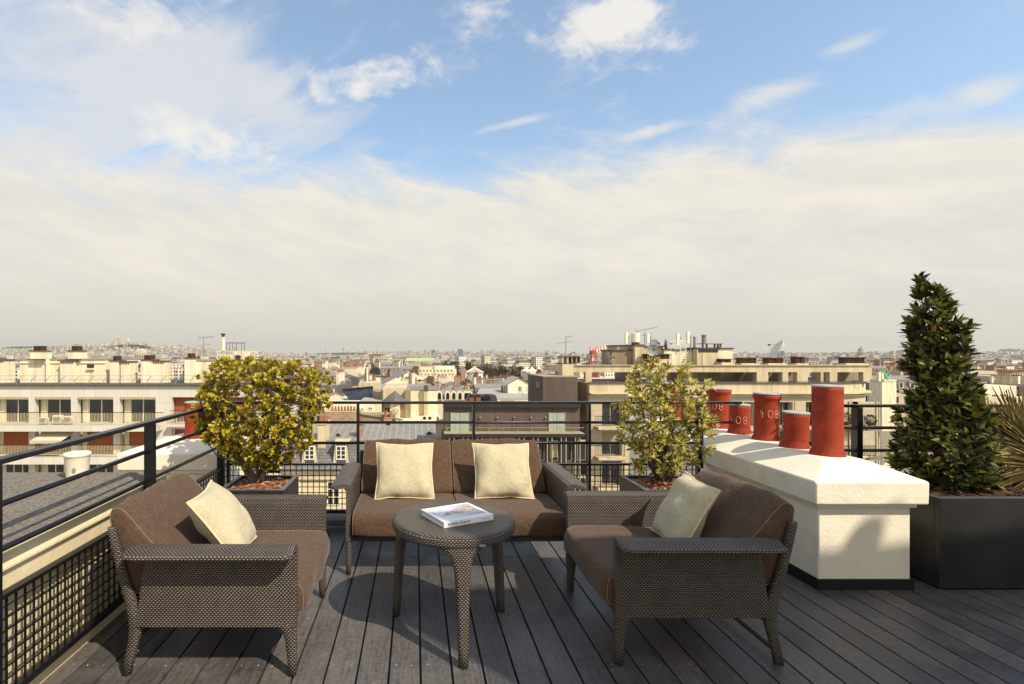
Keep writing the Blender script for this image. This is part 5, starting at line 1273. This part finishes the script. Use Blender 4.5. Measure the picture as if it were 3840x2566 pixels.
# ================================================================ landmarks
def dome(m,X,Y,z,r,h,mi,n=20,ribs_=0,rmi=1):
    pf=[(r*math.cos(t*math.pi/2/8),h*math.sin(t*math.pi/2/8)) for t in range(9)]; pf[-1]=(.02*r,h)
    m.lathe(pf,n,mi,(X,Y,z))
    for k in range(ribs_):
        a=2*math.pi*k/ribs_; m.tube([(X+q*1.01*math.cos(a),Y+q*1.01*math.sin(a),z+zz) for q,zz in pf],r*.035,4,rmi,caps=False)
def colonnade(m,X,Y,z,r,h,mi,dmi,n=16):
    m.lathe([(r*.9,0),(r*.9,h)],24,dmi,(X,Y,z)); m.lathe([(r*1.05,h*.9),(r*1.05,h)],24,mi,(X,Y,z)); m.lathe([(r*1.05,0),(r*1.05,h*.12)],24,mi,(X,Y,z))
    for k in range(n):
        a=2*math.pi*k/n; m.lathe([(r*.075,0),(r*.075,h)],6,mi,(X+r*math.cos(a),Y+r*math.sin(a),z))
# white basilica on the hill
YS=4300.; X0=ax(472,YS); t=thing('hill_basilica','pale domed basilica with bell tower crowning the hill at left','church',(X0,YS,az(1300,YS))); Wf=world_part(t); S=YS/F
m=MB(); pr(m,456,1286,492,1312,YS,60); Wf(m,'nave',['stone'])
m=MB(); X=ax(473,YS); z=az(1290,YS); colonnade(m,X,YS+30,z,6.5*S,9*S,0,1); dome(m,X,YS+30,z+9*S,6.8*S,13*S,0); m.lathe([(1.4*S,0),(1.2*S,4*S),(.2*S,8*S)],8,0,(X,YS+30,z+21*S)); Wf(m,'main_dome',['stone','beige_dark'])
for x in (460,488):
    m=MB(); X=ax(x,YS); m.lathe([(3*S,0),(3*S,6*S)],12,0,(X,YS+5,az(1294,YS))); dome(m,X,YS+5,az(1294,YS)+6*S,3*S,6*S,0,12); Wf(m,'small_dome',['stone'])
m=MB(); X=ax(437,YS); z=az(1300,YS); m.box(X-4.5*S,X+4.5*S,YS+20,YS+20+9*S,z-20,z+34*S); m.box(X-2*S,X+2*S,YS+18,YS+21,z+22*S,z+30*S,1); dome(m,X,YS+20+4.5*S,z+34*S,4*S,9*S,0,12); Wf(m,'bell_tower',['stone','beige_dark'])
t=thing('water_tower','small white domed tower on the hill left of the basilica','tower',(ax(381,YS),YS,az(1300,YS))); Wf=world_part(t); m=MB(); m.lathe([(4*S,-20),(4*S,6*S)],14,0,(ax(381,YS),YS,az(1300,YS))); dome(m,ax(381,YS),YS,az(1294,YS),5*S,7*S,0,14); Wf(m,'tower',['white_wall'])
# ribbed dome of the nearer church
YT=1500.; S=YT/F; t=thing('domed_church','church with ribbed glass-like dome and arched drum, before the hill','church',(ax(513,YT),YT,GZ)); Wf=world_part(t); X=ax(513,YT); z=az(1350,YT)
m=MB(); m.lathe([(20*S,-35),(20*S,0)],24,0,(X,YT+20,z)); colonnade(m,X,YT+20,z,19*S,18*S,0,1,14); Wf(m,'drum',['stone','beige_dark'])
m=MB(); dome(m,X,YT+20,z+18*S,20*S,24*S,0,28,14,1); Wf(m,'dome',['stone_grey','white_paint'])
m=MB(); m.lathe([(4.5*S,0),(4*S,8*S),(1*S,14*S),(.2*S,22*S)],8,0,(X,YT+20,z+41*S)); Wf(m,'lantern',['brown_render'])
for dx in (-26,26):
    m=MB(); x=X+dx*S; m.lathe([(6*S,-10*S),(6*S,8*S)],10,0,(x,YT+10,z)); dome(m,x,YT+10,z+8*S,6.5*S,9*S,1,12); Wf(m,'corner_turret',['stone','stone_grey'])
# opera house
YO=1250.; S=YO/F; t=thing('opera_house','opera house with flat green dome and tall stage gable','theatre',(ax(1395,YO),YO,GZ)); Wf=world_part(t)
m=MB(); pr(m,1368,1333,1412,1360,YO,60); a,zt=at(1366,1333,YO); b=ax(1404,YO); m.prism([(a,zt),(b,zt),((a+b)/2,zt+6)],YO,YO+50,0); Wf(m,'stage_house',['beige_wall'])
m=MB(); pr(m,1398,1334,1428,1362,YO,40,0,-20); m.lathe([(11*S,0),(13.5*S,2*S),(12*S,7*S),(6*S,11*S),(1.5*S,12*S),(1.5*S,15*S)],20,1,(ax(1414,YO),YO+5,az(1343,YO))); Wf(m,'dome',['beige_wall','copper_green'])
# temple church with green roof
YM=760.; S=YM/F; t=thing('green_roofed_temple','long temple church under a pale green metal roof','church',(ax(1577,YM),YM,GZ)); Wf=world_part(t)
a,ze_=at(1517,1355,YM); b=ax(1640,YM); m=MB(); m.box(a,b,YM,YM+26,GZ,ze_); 
for k in range(14): m.lathe([(.8,0),(.8,6)],6,0,(a+2+k*(b-a-4)/13,YM-1,ze_-6))
Wf(m,'colonnade',['stone'])
m=MB(); zr_=az(1343,YM); m.q([(a,YM-2,ze_),(ax(1622,YM),YM-2,ze_),(ax(1612,YM+13),YM+13,zr_),(a+4,YM+13,zr_)],0); m.q([(a+4,YM+13,zr_),(ax(1612,YM+13),YM+13,zr_),(b,YM+28,ze_),(a,YM+28,ze_)],0); m.q([(ax(1622,YM),YM-2,ze_),(ax(1641,YM),YM-1,ze_),(ax(1627,YM+13),YM+13,zr_),(ax(1612,YM+13),YM+13,zr_)],0); Wf(m,'roof',['copper_pale'])
m=MB(); m.prism([(ax(1619,YM),ze_),(ax(1642,YM),ze_),(ax(1630,YM),zr_-.5)],YM-3,YM-2.2,0); Wf(m,'pediment',['stone'])
# round glass pavilion in the gardens
YR=380.; S=YR/F; t=thing('round_pavilion','round pavilion with low conical glass roof in front of the trees','pavilion',(ax(1783,YR),YR,GZ)); Wf=world_part(t); X=ax(1783,YR)
m=MB(); m.lathe([(33*S,-14),(33*S,0)],24,0,(X,YR+7,az(1398,YR))); Wf(m,'wall',['white_wall'])
m=MB(); m.lathe([(36*S,-.4*S),(34*S,1*S),(20*S,8*S),(9*S,15*S)],24,0,(X,YR+7,az(1398,YR)))
for k in range(24):
    a=2*math.pi*k/24; m.tube([(X+q*S*math.cos(a),YR+7+q*S*math.sin(a),az(1398,YR)+zz*S+.1) for q,zz in ((36,0),(34,1.2),(20,8.3),(9,15.2))],.18,4,1)
Wf(m,'roof',['tower_grey','white_paint'])
m=MB(); m.lathe([(8*S,0),(8*S,4*S),(9.5*S,4*S),(1*S,8*S)],16,0,(X,YR+7,az(1383,YR))); Wf(m,'lantern',['white_wall'])
# domed church at right, twin towers, spire, tall slabs
YN=3000.; S=YN/F; t=thing('great_domed_church','great church with tall colonnaded dome on the right horizon','church',(ax(3246,YN),YN,GZ)); Wf=world_part(t); X=ax(3246,YN); z=az(1335,YN)
m=MB(); pr(m,3212,1335,3280,1350,YN,60,0,-10); Wf(m,'nave',['stone_grey']); m=MB(); colonnade(m,X,YN+30,z,12.5*S,14*S,0,1,18); m.lathe([(10.5*S,0),(10*S,5*S)],20,0,(X,YN+30,z+14*S)); Wf(m,'drum',['stone','beige_dark'])
m=MB(); dome(m,X,YN+30,z+19*S,10.2*S,12*S,0,20); m.lathe([(2.4*S,0),(2.2*S,4*S),(1*S,6*S),(.2*S,8*S)],10,0,(X,YN+30,z+30.5*S)); Wf(m,'dome',['tower_grey'])
YU=2300.; S=YU/F; t=thing('twin_tower_church','church front with two unequal pillared towers left of the bay tree','church',(ax(3370,YU),YU,GZ)); Wf=world_part(t)
for x,h in ((3355,1317),(3392,1321)):
    m=MB(); X=ax(x,YU); z=az(1352,YU); H=(1352-h)*S; m.box(X-8*S,X+8*S,YU,YU+16*S,z-40,z+H*.5); m.lathe([(7.5*S,H*.5),(7.5*S,H*.95),(8.5*S,H*.95),(8.5*S,H)],12,0,(X,YU+8*S,z)); m.box(X-2*S,X+2*S,YU-1,YU,z+H*.15,z+H*.4,1); Wf(m,'tower',['stone','dark_panel'])
m=MB(); pr(m,3350,1340,3400,1360,YU,30,0,10); Wf(m,'facade',['stone'])
YV=3600.
def tower(label,x0,x1,y0,Y,mat='tower_grey',y1=1336,dep=None,name='tower_block'):
    a,zt=at(x0,y0,Y); b,zb=at(x1,y1,Y); t=thing(name,label,'tower',((a+b)/2,Y,GZ),0,'tower blocks on the horizon'); w=(b-a)/2; d=(dep or w*1.2)
    m=MB(); H=zt-GZ; m.box(-w,w,0,d,0,H,0); m.box(-w*.5,w*.4,d*.2,d*.7,H,H+w*.15,0); m.build('shaft',[mat],t)
    m=MB(); n=max(3,int(H/9)) 
    for k in range(n): m.box(-w*.94,w*.94,-.6,0,H*(k+.25)/n,H*(k+.7)/n)
    m.build('window_band',['dark_glass' if mat!='tower_blue' else 'tower_blue'],t)
tower('slim blue glass tower block standing alone at mid horizon',1717,1736,1310,5200,'tower_blue')
tower('grey slab tower left of the blue tower on the horizon',1618,1633,1313,5600)
tower('white tower pair\'s taller block above the far wood',1955,1965,1318,5200,'white_wall')
tower('white tower pair\'s shorter block above the far wood',1966,1972,1322,5200,'white_wall')
tower('pale tower block right of the golden shrub\'s top, on the left horizon',1083,1098,1321,5400,'white_wall')
tower('pale broad tower just right of the left block\'s lift house',928,943,1313,4700,'white_wall')
tower('blue grey tower behind the big tilted white dish',2930,2942,1317,3300,'tower_blue')
tower('grey slab, leftmost of three left of the great dome',3096,3118,1326,4200)
tower('long grey slab, middle of three left of the great dome',3124,3162,1326,4200)
tower('grey slab, rightmost of three, nearest the great dome',3170,3190,1326,4200)
tower('grey tower between the twin church towers',3368,3380,1315,4600)
tower('grey tower just left of the twin church towers',3340,3350,1320,4700)
tower('grey tower, left of the cluster at the right edge',3758,3776,1311,4300)
tower('widest grey tower of the cluster at the right edge',3788,3818,1310,4400)
tower('pale lower tower in front of the right edge cluster',3778,3792,1322,4000,'white_wall')
tower('grey tower cut by the right edge of the photo',3830,3856,1313,4400)
tower('dark low tower left of the right edge cluster',3731,3748,1324,4100,'tower_blue')
tower('faint tower block above the green roofed temple',1758,1770,1322,6000,'white_wall')
t=thing('television_tower','thin television tower with round head on the left skyline','tower',(ax(1287,6500),6500,GZ)); Wf=world_part(t); S=6500/F; m=MB(); X,z=at(1287,1328,6500); m.lathe([(1.6*S,-30),(1.2*S,13*S),(3.5*S,16*S),(4*S,20*S),(1*S,22*S),(.4*S,27*S)],12,0,(X,6500,z)); Wf(m,'shaft',['stone_grey'])
for i,(x,y0) in enumerate(((1220,1306),(1737,1318))):
    t=thing('radio_mast','thin lattice radio mast on the skyline %s'%('left of the television tower','before the blue tower')[i],'mast',(ax(x,3000),3000,GZ)); Wf=world_part(t); m=MB(); z1=az(y0,3000); X=ax(x,3000)
    for s in ((-1,-1),(1,-1),(0,1)): m.tube([(X+s[0]*2,3000+s[1]*2,GZ),(X+s[0]*.3,3000+s[1]*.3,z1)],.35,4)
    for k in range(12):
        z=GZ+(z1-GZ)*k/12; w=2-(1.7*k/12); m.tube([(X-w,3000-w,z),(X+w,3000-w,z+3)],.25,4)
    Wf(m,'lattice',['grey_metal' if i==0 else 'crane_red'])
for i,(x,y0,Y) in enumerate(((3182,1349,2000),)):
    pass
t=thing('steeple','thin dark church steeple right of the tilted dish','steeple',(ax(3082,1800),1800,GZ)); Wf=world_part(t); S=1800/F; m=MB(); X,z=at(3082,1342,1800); m.lathe([(4*S,-20),(4*S,0),(.2*S,13*S)],8,0,(X,1800,z)); Wf(m,'spire',['slate_roof'])
t=thing('long_palace','long pale building with tall pillared bays left of great dome','building',(ax(3060,1500),1500,GZ)); Wf=world_part(t); m=MB(); pr(m,2985,1338,3125,1362,1500,20)
for k in range(12): pr(m,2992+k*11,1334,2999+k*11,1338,1500,14)
Wf(m,'wall',['town_facade_0'])
# crane
t=thing('tower_crane','red and white tower crane rising left of the corner building','crane',(ax(2228,150),150,GZ)); Wf=world_part(t); S=150/F
m=MB(); X,z0=at(2225,1380,150); z1=az(1322,150)
for sx,sy in ((-.8,-.8),(.8,-.8),(.8,.8),(-.8,.8)): m.tube([(X+sx,150+sy,GZ),(X+sx,150+sy,z1)],.13,4)
z=z0-10; k=0
while z<z1:
    m.tube([(X-.8,149.2,z),(X+.8,149.2,z+1.6)] if k%2 else [(X+.8,149.2,z),(X-.8,149.2,z+1.6)],.09,4); m.tube([(X-.8,149.2,z),(X-.8,150.8,z+1.6)],.09,4); z+=1.6; k+=1
Wf(m,'mast',['crane_red'])
m=MB(); jib=[(ax(2210,150),az(1328,150)),(ax(2270,150),az(1307,150))]
(xa,za),(xb,zb_)=jib; n=12
for k in range(n):
    p=[xa+(xb-xa)*q/n for q in (k,k+1)]; q=[za+(zb_-za)*q_/n for q_ in (k,k+1)]; mi=k%2
    for dy,dz in ((-.5,0),(.5,0),(0,1.0)): m.tube([(p[0],150+dy,q[0]+dz),(p[1],150+dy,q[1]+dz)],.12,4,mi)
    m.tube([(p[0],149.5,q[0]),(p[1],150,q[1]+1)],.09,4,mi); m.tube([(p[0],150,q[0]+1),(p[1],149.5,q[1])],.09,4,mi)
Wf(m,'jib',['crane_red','white_paint'])
m=MB(); m.box(X-.7,X+.6,149.3,150.7,z1-.5,z1+.5); Wf(m,'cab',['crane_red']); m=MB(); m.box(xa-.5,xa+.5,149.4,150.6,za-1.4,za-.1); Wf(m,'counterweight',['grey_metal'])
# ================================================================ trees
def tree(label,x,ytop,Y,wpx,mat,seed,name='garden_tree',group='trees of the gardens'):
    rn=random.Random(seed); S=Y/F; X=ax(x,Y); zt=az(ytop,Y); w=wpx*S/2; H=zt-GZ
    root=thing(name,label,'tree',(X,Y,GZ),0,group)
    m=MB(); m.tube([(0,0,0),(.3,0,H*.4),(0,.2,H*.75)],[H*.025,H*.018,H*.008],8)
    for k in range(5):
        a=rn.uniform(0,6.28); m.tube([(0,0,H*.35+k*.8),(w*.5*math.cos(a),w*.5*math.sin(a),H*.6+k*.9)],[H*.012,H*.005],6)
    m.build('trunk',['bark'],root)
    w*=1.25; f=MB(); h=min(H*.8,w*2.0)
    blobs=[(rn.gauss(0,w*.38),rn.gauss(0,w*.38),H-h*.55+rn.gauss(0,h*.22),rn.uniform(.35,.58)*w) for _ in range(12)]+[(0,0,H-w*.45,w*.45)]
    for k in range(1900):
        bx,by,bz,br=rn.choice(blobs); d=Vector((rn.gauss(0,1),rn.gauss(0,1),rn.gauss(0,1)*.8)).normalized(); p=Vector((bx,by,bz))+d*br*rn.uniform(.6,1.0)
        if p.z>H: p.z=H-rn.random()
        s=rn.uniform(.35,.8)*max(1,w/9); n_=(d+Vector((rn.gauss(0,.6),rn.gauss(0,.6),rn.gauss(0,.6)))).normalized(); u=n_.orthogonal().normalized(); v=n_.cross(u)
        f.q([tuple(p+u*s),tuple(p+v*s*.6),tuple(p-u*s*.9),tuple(p-v*s*.7)])
    f.build('crown',[mat],root)
tl=[(1668,1352,520,60,'tree_green','leftmost dark green tree of the gardens, beside the temple roof'),(1697,1358,500,62,'tree_green','dark green tree above the white office block\'s right end'),(1715,1368,450,46,'tree_green','low green tree left of the brick chimney'),(1766,1356,500,54,'tree_autumn','yellowing tree between brick chimney and glass pavilion'),(1790,1374,470,40,'tree_autumn','low ochre tree right behind the glass pavilion'),
(1825,1358,520,52,'tree_autumn','tallest russet tree right of the glass pavilion'),(1858,1364,530,50,'tree_autumn','second russet tree right of the glass pavilion'),(1890,1369,520,52,'tree_autumn','third russet tree right of the glass pavilion'),(1924,1372,530,50,'tree_autumn','russet tree in the middle of the garden row'),(1955,1374,540,44,'tree_green','dark round tree at the right part of the garden row'),(1850,1382,430,56,'tree_autumn','front russet tree just right of the pavilion eaves'),(1900,1386,430,60,'tree_autumn','front brown tree under the garden row'),(1945,1388,440,52,'tree_autumn','rightmost front brown tree of the gardens'),
(2000,1378,560,46,'tree_autumn','low tree behind the sail awnings'),(2040,1380,560,44,'tree_autumn','low tree right of the sail awnings'),(2090,1376,560,46,'tree_green','dark tree left of the corner building roof'),
(3120,1354,900,44,'tree_green','dark tree in front of the long pale building at right'),(3650,1372,420,40,'tree_green','dark tree just right of the bay tree'),(3690,1374,420,44,'tree_green','dark tree above the slate blue block'),(3730,1376,430,40,'tree_green','dark tree left of the balcony block\'s roof'),(3775,1375,430,46,'tree_green','dark tree above the balcony block'),(3815,1375,440,40,'tree_green','dark tree at the far right edge')]
for i,(x,yt,Y,w,mt,lb_) in enumerate(tl): tree(lb_,x,yt,Y,w,mt,100+i)
# woods on the hills
def wood(label,x0,x1,y0,y1,Y,n,seed):
    rn=random.Random(seed); f=MB(); S=Y/F
    for k in range(n):
        px=rn.uniform(x0,x1); e=1-abs((px-(x0+x1)/2)/((x1-x0)/2))**2.5; py=y1-(y1-y0)*e*rn.random(); X,z=at(px,py,Y)
        c=Vector((X,Y+rn.uniform(-40,40),z)); 
        for _ in range(6):
            d=rv()*rn.uniform(.3,1)*2.2*S; n_=rv(); u=n_.orthogonal().normalized(); v=n_.cross(u); s=1.3*S; p=c+d
            f.q([tuple(p+u*s),tuple(p+v*s),tuple(p-u*s),tuple(p-v*s)])
    o=f.build('wood',['tree_green']); tag(o,label,'wood',kind='stuff')
wood('dark wooded ridge on the horizon right of the blue tower',1835,2040,1331,1341,4800,900,1)
wood('dark trees on the crest of the basilica hill',420,560,1293,1304,4050,420,2)
wood('trees on the ridge at the far left hill',20,200,1300,1306,4400,200,3)
wood('low wooded hill under the television tower',1190,1400,1324,1329,6300,400,4)
# ================================================================ LIGHT, SKY, AIR, CAMERA
sd=Vector((.415,-.41,.60)).normalized()
sl=bpy.data.lights.new('sun','SUN'); sl.energy=4.1; sl.angle=R(.5); sl.color=(1,.90,.74)
so=bpy.data.objects.new('sun',sl); C.objects.link(so); so.rotation_euler=sd.to_track_quat('Z','Y').to_euler(); so.location=(20,-20,30)
w=bpy.data.worlds.new('World'); scene.world=w; w.use_nodes=True; nt=w.node_tree; nt.nodes.clear()
out=N(nt,'ShaderNodeOutputWorld'); bg=N(nt,'ShaderNodeBackground'); L(nt,bg.outputs[0],out.inputs[0])
sk=N(nt,'ShaderNodeTexSky',sky_type='NISHITA',sun_disc=False); sk.sun_elevation=math.asin(sd.z); sk.sun_rotation=math.atan2(sd.x,sd.y); sk.dust_density=1.2; sk.air_density=1.1; sk.ozone_density=1.6; sk.altitude=100
SKYS=.10; bg.inputs[1].default_value=SKYS
tc=N(nt,'ShaderNodeTexCoord'); sx=N(nt,'ShaderNodeSeparateXYZ'); L(nt,tc.outputs['Generated'],sx.inputs[0]); dx,dy,dz=sx.outputs
yy=math_(nt,'MAXIMUM',dy,.12); u=math_(nt,'DIVIDE',dx,yy); v=math_(nt,'DIVIDE',dz,yy)
def nz(scale,det=8.,rough=.6,dist=0.,rot=0.,st=(1,1,1),loc=(0,0,0)):
    """noise over the directions of the sky; st stretches it into streaks, rot tilts them"""
    r_=N(nt,'ShaderNodeMapping'); r_.inputs['Rotation'].default_value=(0,rot,0); L(nt,tc.outputs['Generated'],r_.inputs[0])
    mp=N(nt,'ShaderNodeMapping'); mp.inputs['Scale'].default_value=st; mp.inputs['Location'].default_value=loc; L(nt,r_.outputs[0],mp.inputs[0])
    n=N(nt,'ShaderNodeTexNoise',i_Scale=scale,i_Detail=det,i_Roughness=rough,i_Distortion=dist); L(nt,mp.outputs[0],n.inputs['Vector']); return n.outputs[0]
def blob(u0,v0,su,sv,rot=0.):
    a=math_(nt,'SUBTRACT',u,u0); b=math_(nt,'SUBTRACT',v,v0); c,s=math.cos(rot),math.sin(rot)
    p=math_(nt,'DIVIDE',math_(nt,'ADD',math_(nt,'MULTIPLY',a,c),math_(nt,'MULTIPLY',b,s)),su)
    q=math_(nt,'DIVIDE',math_(nt,'SUBTRACT',math_(nt,'MULTIPLY',b,c),math_(nt,'MULTIPLY',a,s)),sv)
    r2=math_(nt,'ADD',math_(nt,'MULTIPLY',p,p),math_(nt,'MULTIPLY',q,q))
    return math_(nt,'POWER',2.718,math_(nt,'MULTIPLY',r2,-1.))
n1=nz(2.6,7.,.55,.5,R(-8),(1,1,3.2)); n2=nz(6.5,10.,.66,.5,R(-14),(1,1,3.6),(3,1,0)); n3=nz(26.,8.,.62,.3,R(10),(1,1,1.6))
dg=nz(4.,9.,.62,.8,R(24),(1,1,3.4),(7,2,1)); n4=nz(9.,9.,.62,.6,R(-12),(1,1,1.9),(1,5,2))
def uvx(px,py): return ((px-CX)/F,(HY-py)/F)
def add(*a):
    r=a[0]
    for x in a[1:]: r=math_(nt,'ADD',r,x)
    return r
def mul(a,b): return math_(nt,'MULTIPLY',a,b)
def clamp(x,a,b,smooth=True):
    m=N(nt,'ShaderNodeMapRange',interpolation_type='SMOOTHSTEP' if smooth else 'LINEAR'); L(nt,x,m.inputs[0]); m.inputs[1].default_value=a; m.inputs[2].default_value=b; return m.outputs[0]
B=lambda px,py,wx,wy,rot=0.: blob(*uvx(px,py),wx/F,wy/F,rot)
# soft veils of high cloud, upper left
veil=add(mul(B(200,150,760,360,-.2),1.25),mul(B(150,620,700,330,-.1),.85),mul(B(1000,360,420,170,-.45),.55),mul(B(700,260,480,170,-.35),.45))
veil=clamp(add(veil,mul(math_(nt,'SUBTRACT',dg,.5),3.6),mul(math_(nt,'SUBTRACT',n4,.5),1.2)),.15,1.45)
# denser puffs
puff=add(mul(B(760,520,300,95,-.35),1.0),mul(B(1370,300,260,85,.12),.85),mul(B(2290,85,250,135,.35),1.15),mul(B(2540,165,110,40,.0),.5),mul(B(1790,80,170,130),.42),mul(B(480,80,330,150,-.2),.5))
puff=clamp(add(puff,mul(math_(nt,'SUBTRACT',n4,.5),1.5),mul(math_(nt,'SUBTRACT',n3,.5),1.1),),.25,1.0)
# the wide bank of cloud low in the sky
edge=add(v,mul(math_(nt,'SUBTRACT',n1,.5),-.10),mul(math_(nt,'SUBTRACT',n2,.5),-.20),mul(math_(nt,'SUBTRACT',n3,.5),-.05))
line=add(.36,mul(math_(nt,'MAXIMUM',math_(nt,'SUBTRACT',u,.15),0.),.12),mul(math_(nt,'MAXIMUM',math_(nt,'MULTIPLY',math_(nt,'ADD',u,.45),-1.),0.),.15))
bank=clamp(math_(nt,'SUBTRACT',line,edge),-.05,.085)
wisps=mul(clamp(add(mul(B(2900,350,260,50,.35),.9),mul(B(3200,160,160,40,.35),.8),mul(B(3690,360,220,70,.3),1.1),mul(B(3300,450,240,60,.35),.7),mul(B(2420,500,160,26,.25),.9),mul(B(1900,470,200,22,.25),.9),mul(math_(nt,'SUBTRACT',n2,.5),1.6)),.25,1.2),.85)
blu=N(nt,'ShaderNodeMix',data_type='RGBA',blend_type='MULTIPLY'); blu.inputs[0].default_value=1.; L(nt,sk.outputs[0],blu.inputs[6]); blu.inputs[7].default_value=(1.75,1.80,1.72,1)
K=1/SKYS*2**-EXPO*1.02
def col(r,g,b): return (r*K,g*K,b*K)
c=mixc(nt,.14,blu.outputs[2],col(.62,.68,.76))
c=mixc(nt,clamp(v,.85,.25),c,col(.36,.56,.80)) if False else c
c=mixc(nt,mul(veil,.88),c,col(.74,.745,.77))
c=mixc(nt,wisps,c,col(.80,.79,.77))
c=mixc(nt,mul(puff,.95),c,col(.90,.87,.82))
bandtone=add(mul(n2,.6),mul(n1,.4))
bandc=ramp(nt,bandtone,[(.40,col(.75,.735,.69)),(.60,col(.885,.835,.735))])
c=mixc(nt,bank,c,bandc)
low=clamp(v,.20,.02); c=mixc(nt,mul(low,.92),c,col(.725,.685,.60))
# unseen warm white cloud added behind the terrace to warm the ambient light
back=clamp(math_(nt,'MULTIPLY',dy,-1.),-.10,.35); c=mixc(nt,mul(back,.75),c,mixc(nt,n1,col(.66,.63,.57),col(.92,.86,.74)))
L(nt,c,bg.inputs[0])
# the air over the city
hz=MB().box(-9600,9600,-400,9600,GZ-2,175)
m=bpy.data.materials.new('air'); m.use_nodes=True; n_=m.node_tree; n_.nodes.clear(); o_=n_.nodes.new('ShaderNodeOutputMaterial'); pv=n_.nodes.new('ShaderNodeVolumePrincipled')
pv.inputs['Color'].default_value=(.95,.93,.87,1); pv.inputs['Density'].default_value=HAZE; pv.inputs['Anisotropy'].default_value=.3; n_.links.new(pv.outputs[0],o_.inputs['Volume']); MAT['air']=m
try: m.cycles.homogeneous_volume=True
except Exception: pass
tag(hz.build('haze',['air']),kind='stuff')
cam=bpy.data.cameras.new('camera'); co=bpy.data.objects.new('camera',cam); C.objects.link(co); scene.camera=co
co.location=(0,0,EYE); co.rotation_euler=(R(90),0,0); cam.sensor_width=36; cam.lens=F/3840*36
cam.shift_x=(1920-CX)/3840; cam.shift_y=(HY-1283)/3840; cam.clip_start=.1; cam.clip_end=30000
scene.render.resolution_x=1024; scene.render.resolution_y=684
scene.view_settings.view_transform='Standard'; scene.view_settings.look='None'; scene.view_settings.exposure=EXPO; scene.view_settings.gamma=1
scene.render.engine='CYCLES'; scene.cycles.volume_bounces=0; scene.cycles.transparent_max_bounces=4; scene.cycles.max_bounces=4; scene.cycles.diffuse_bounces=3; scene.cycles.glossy_bounces=2; scene.cycles.transmission_bounces=3
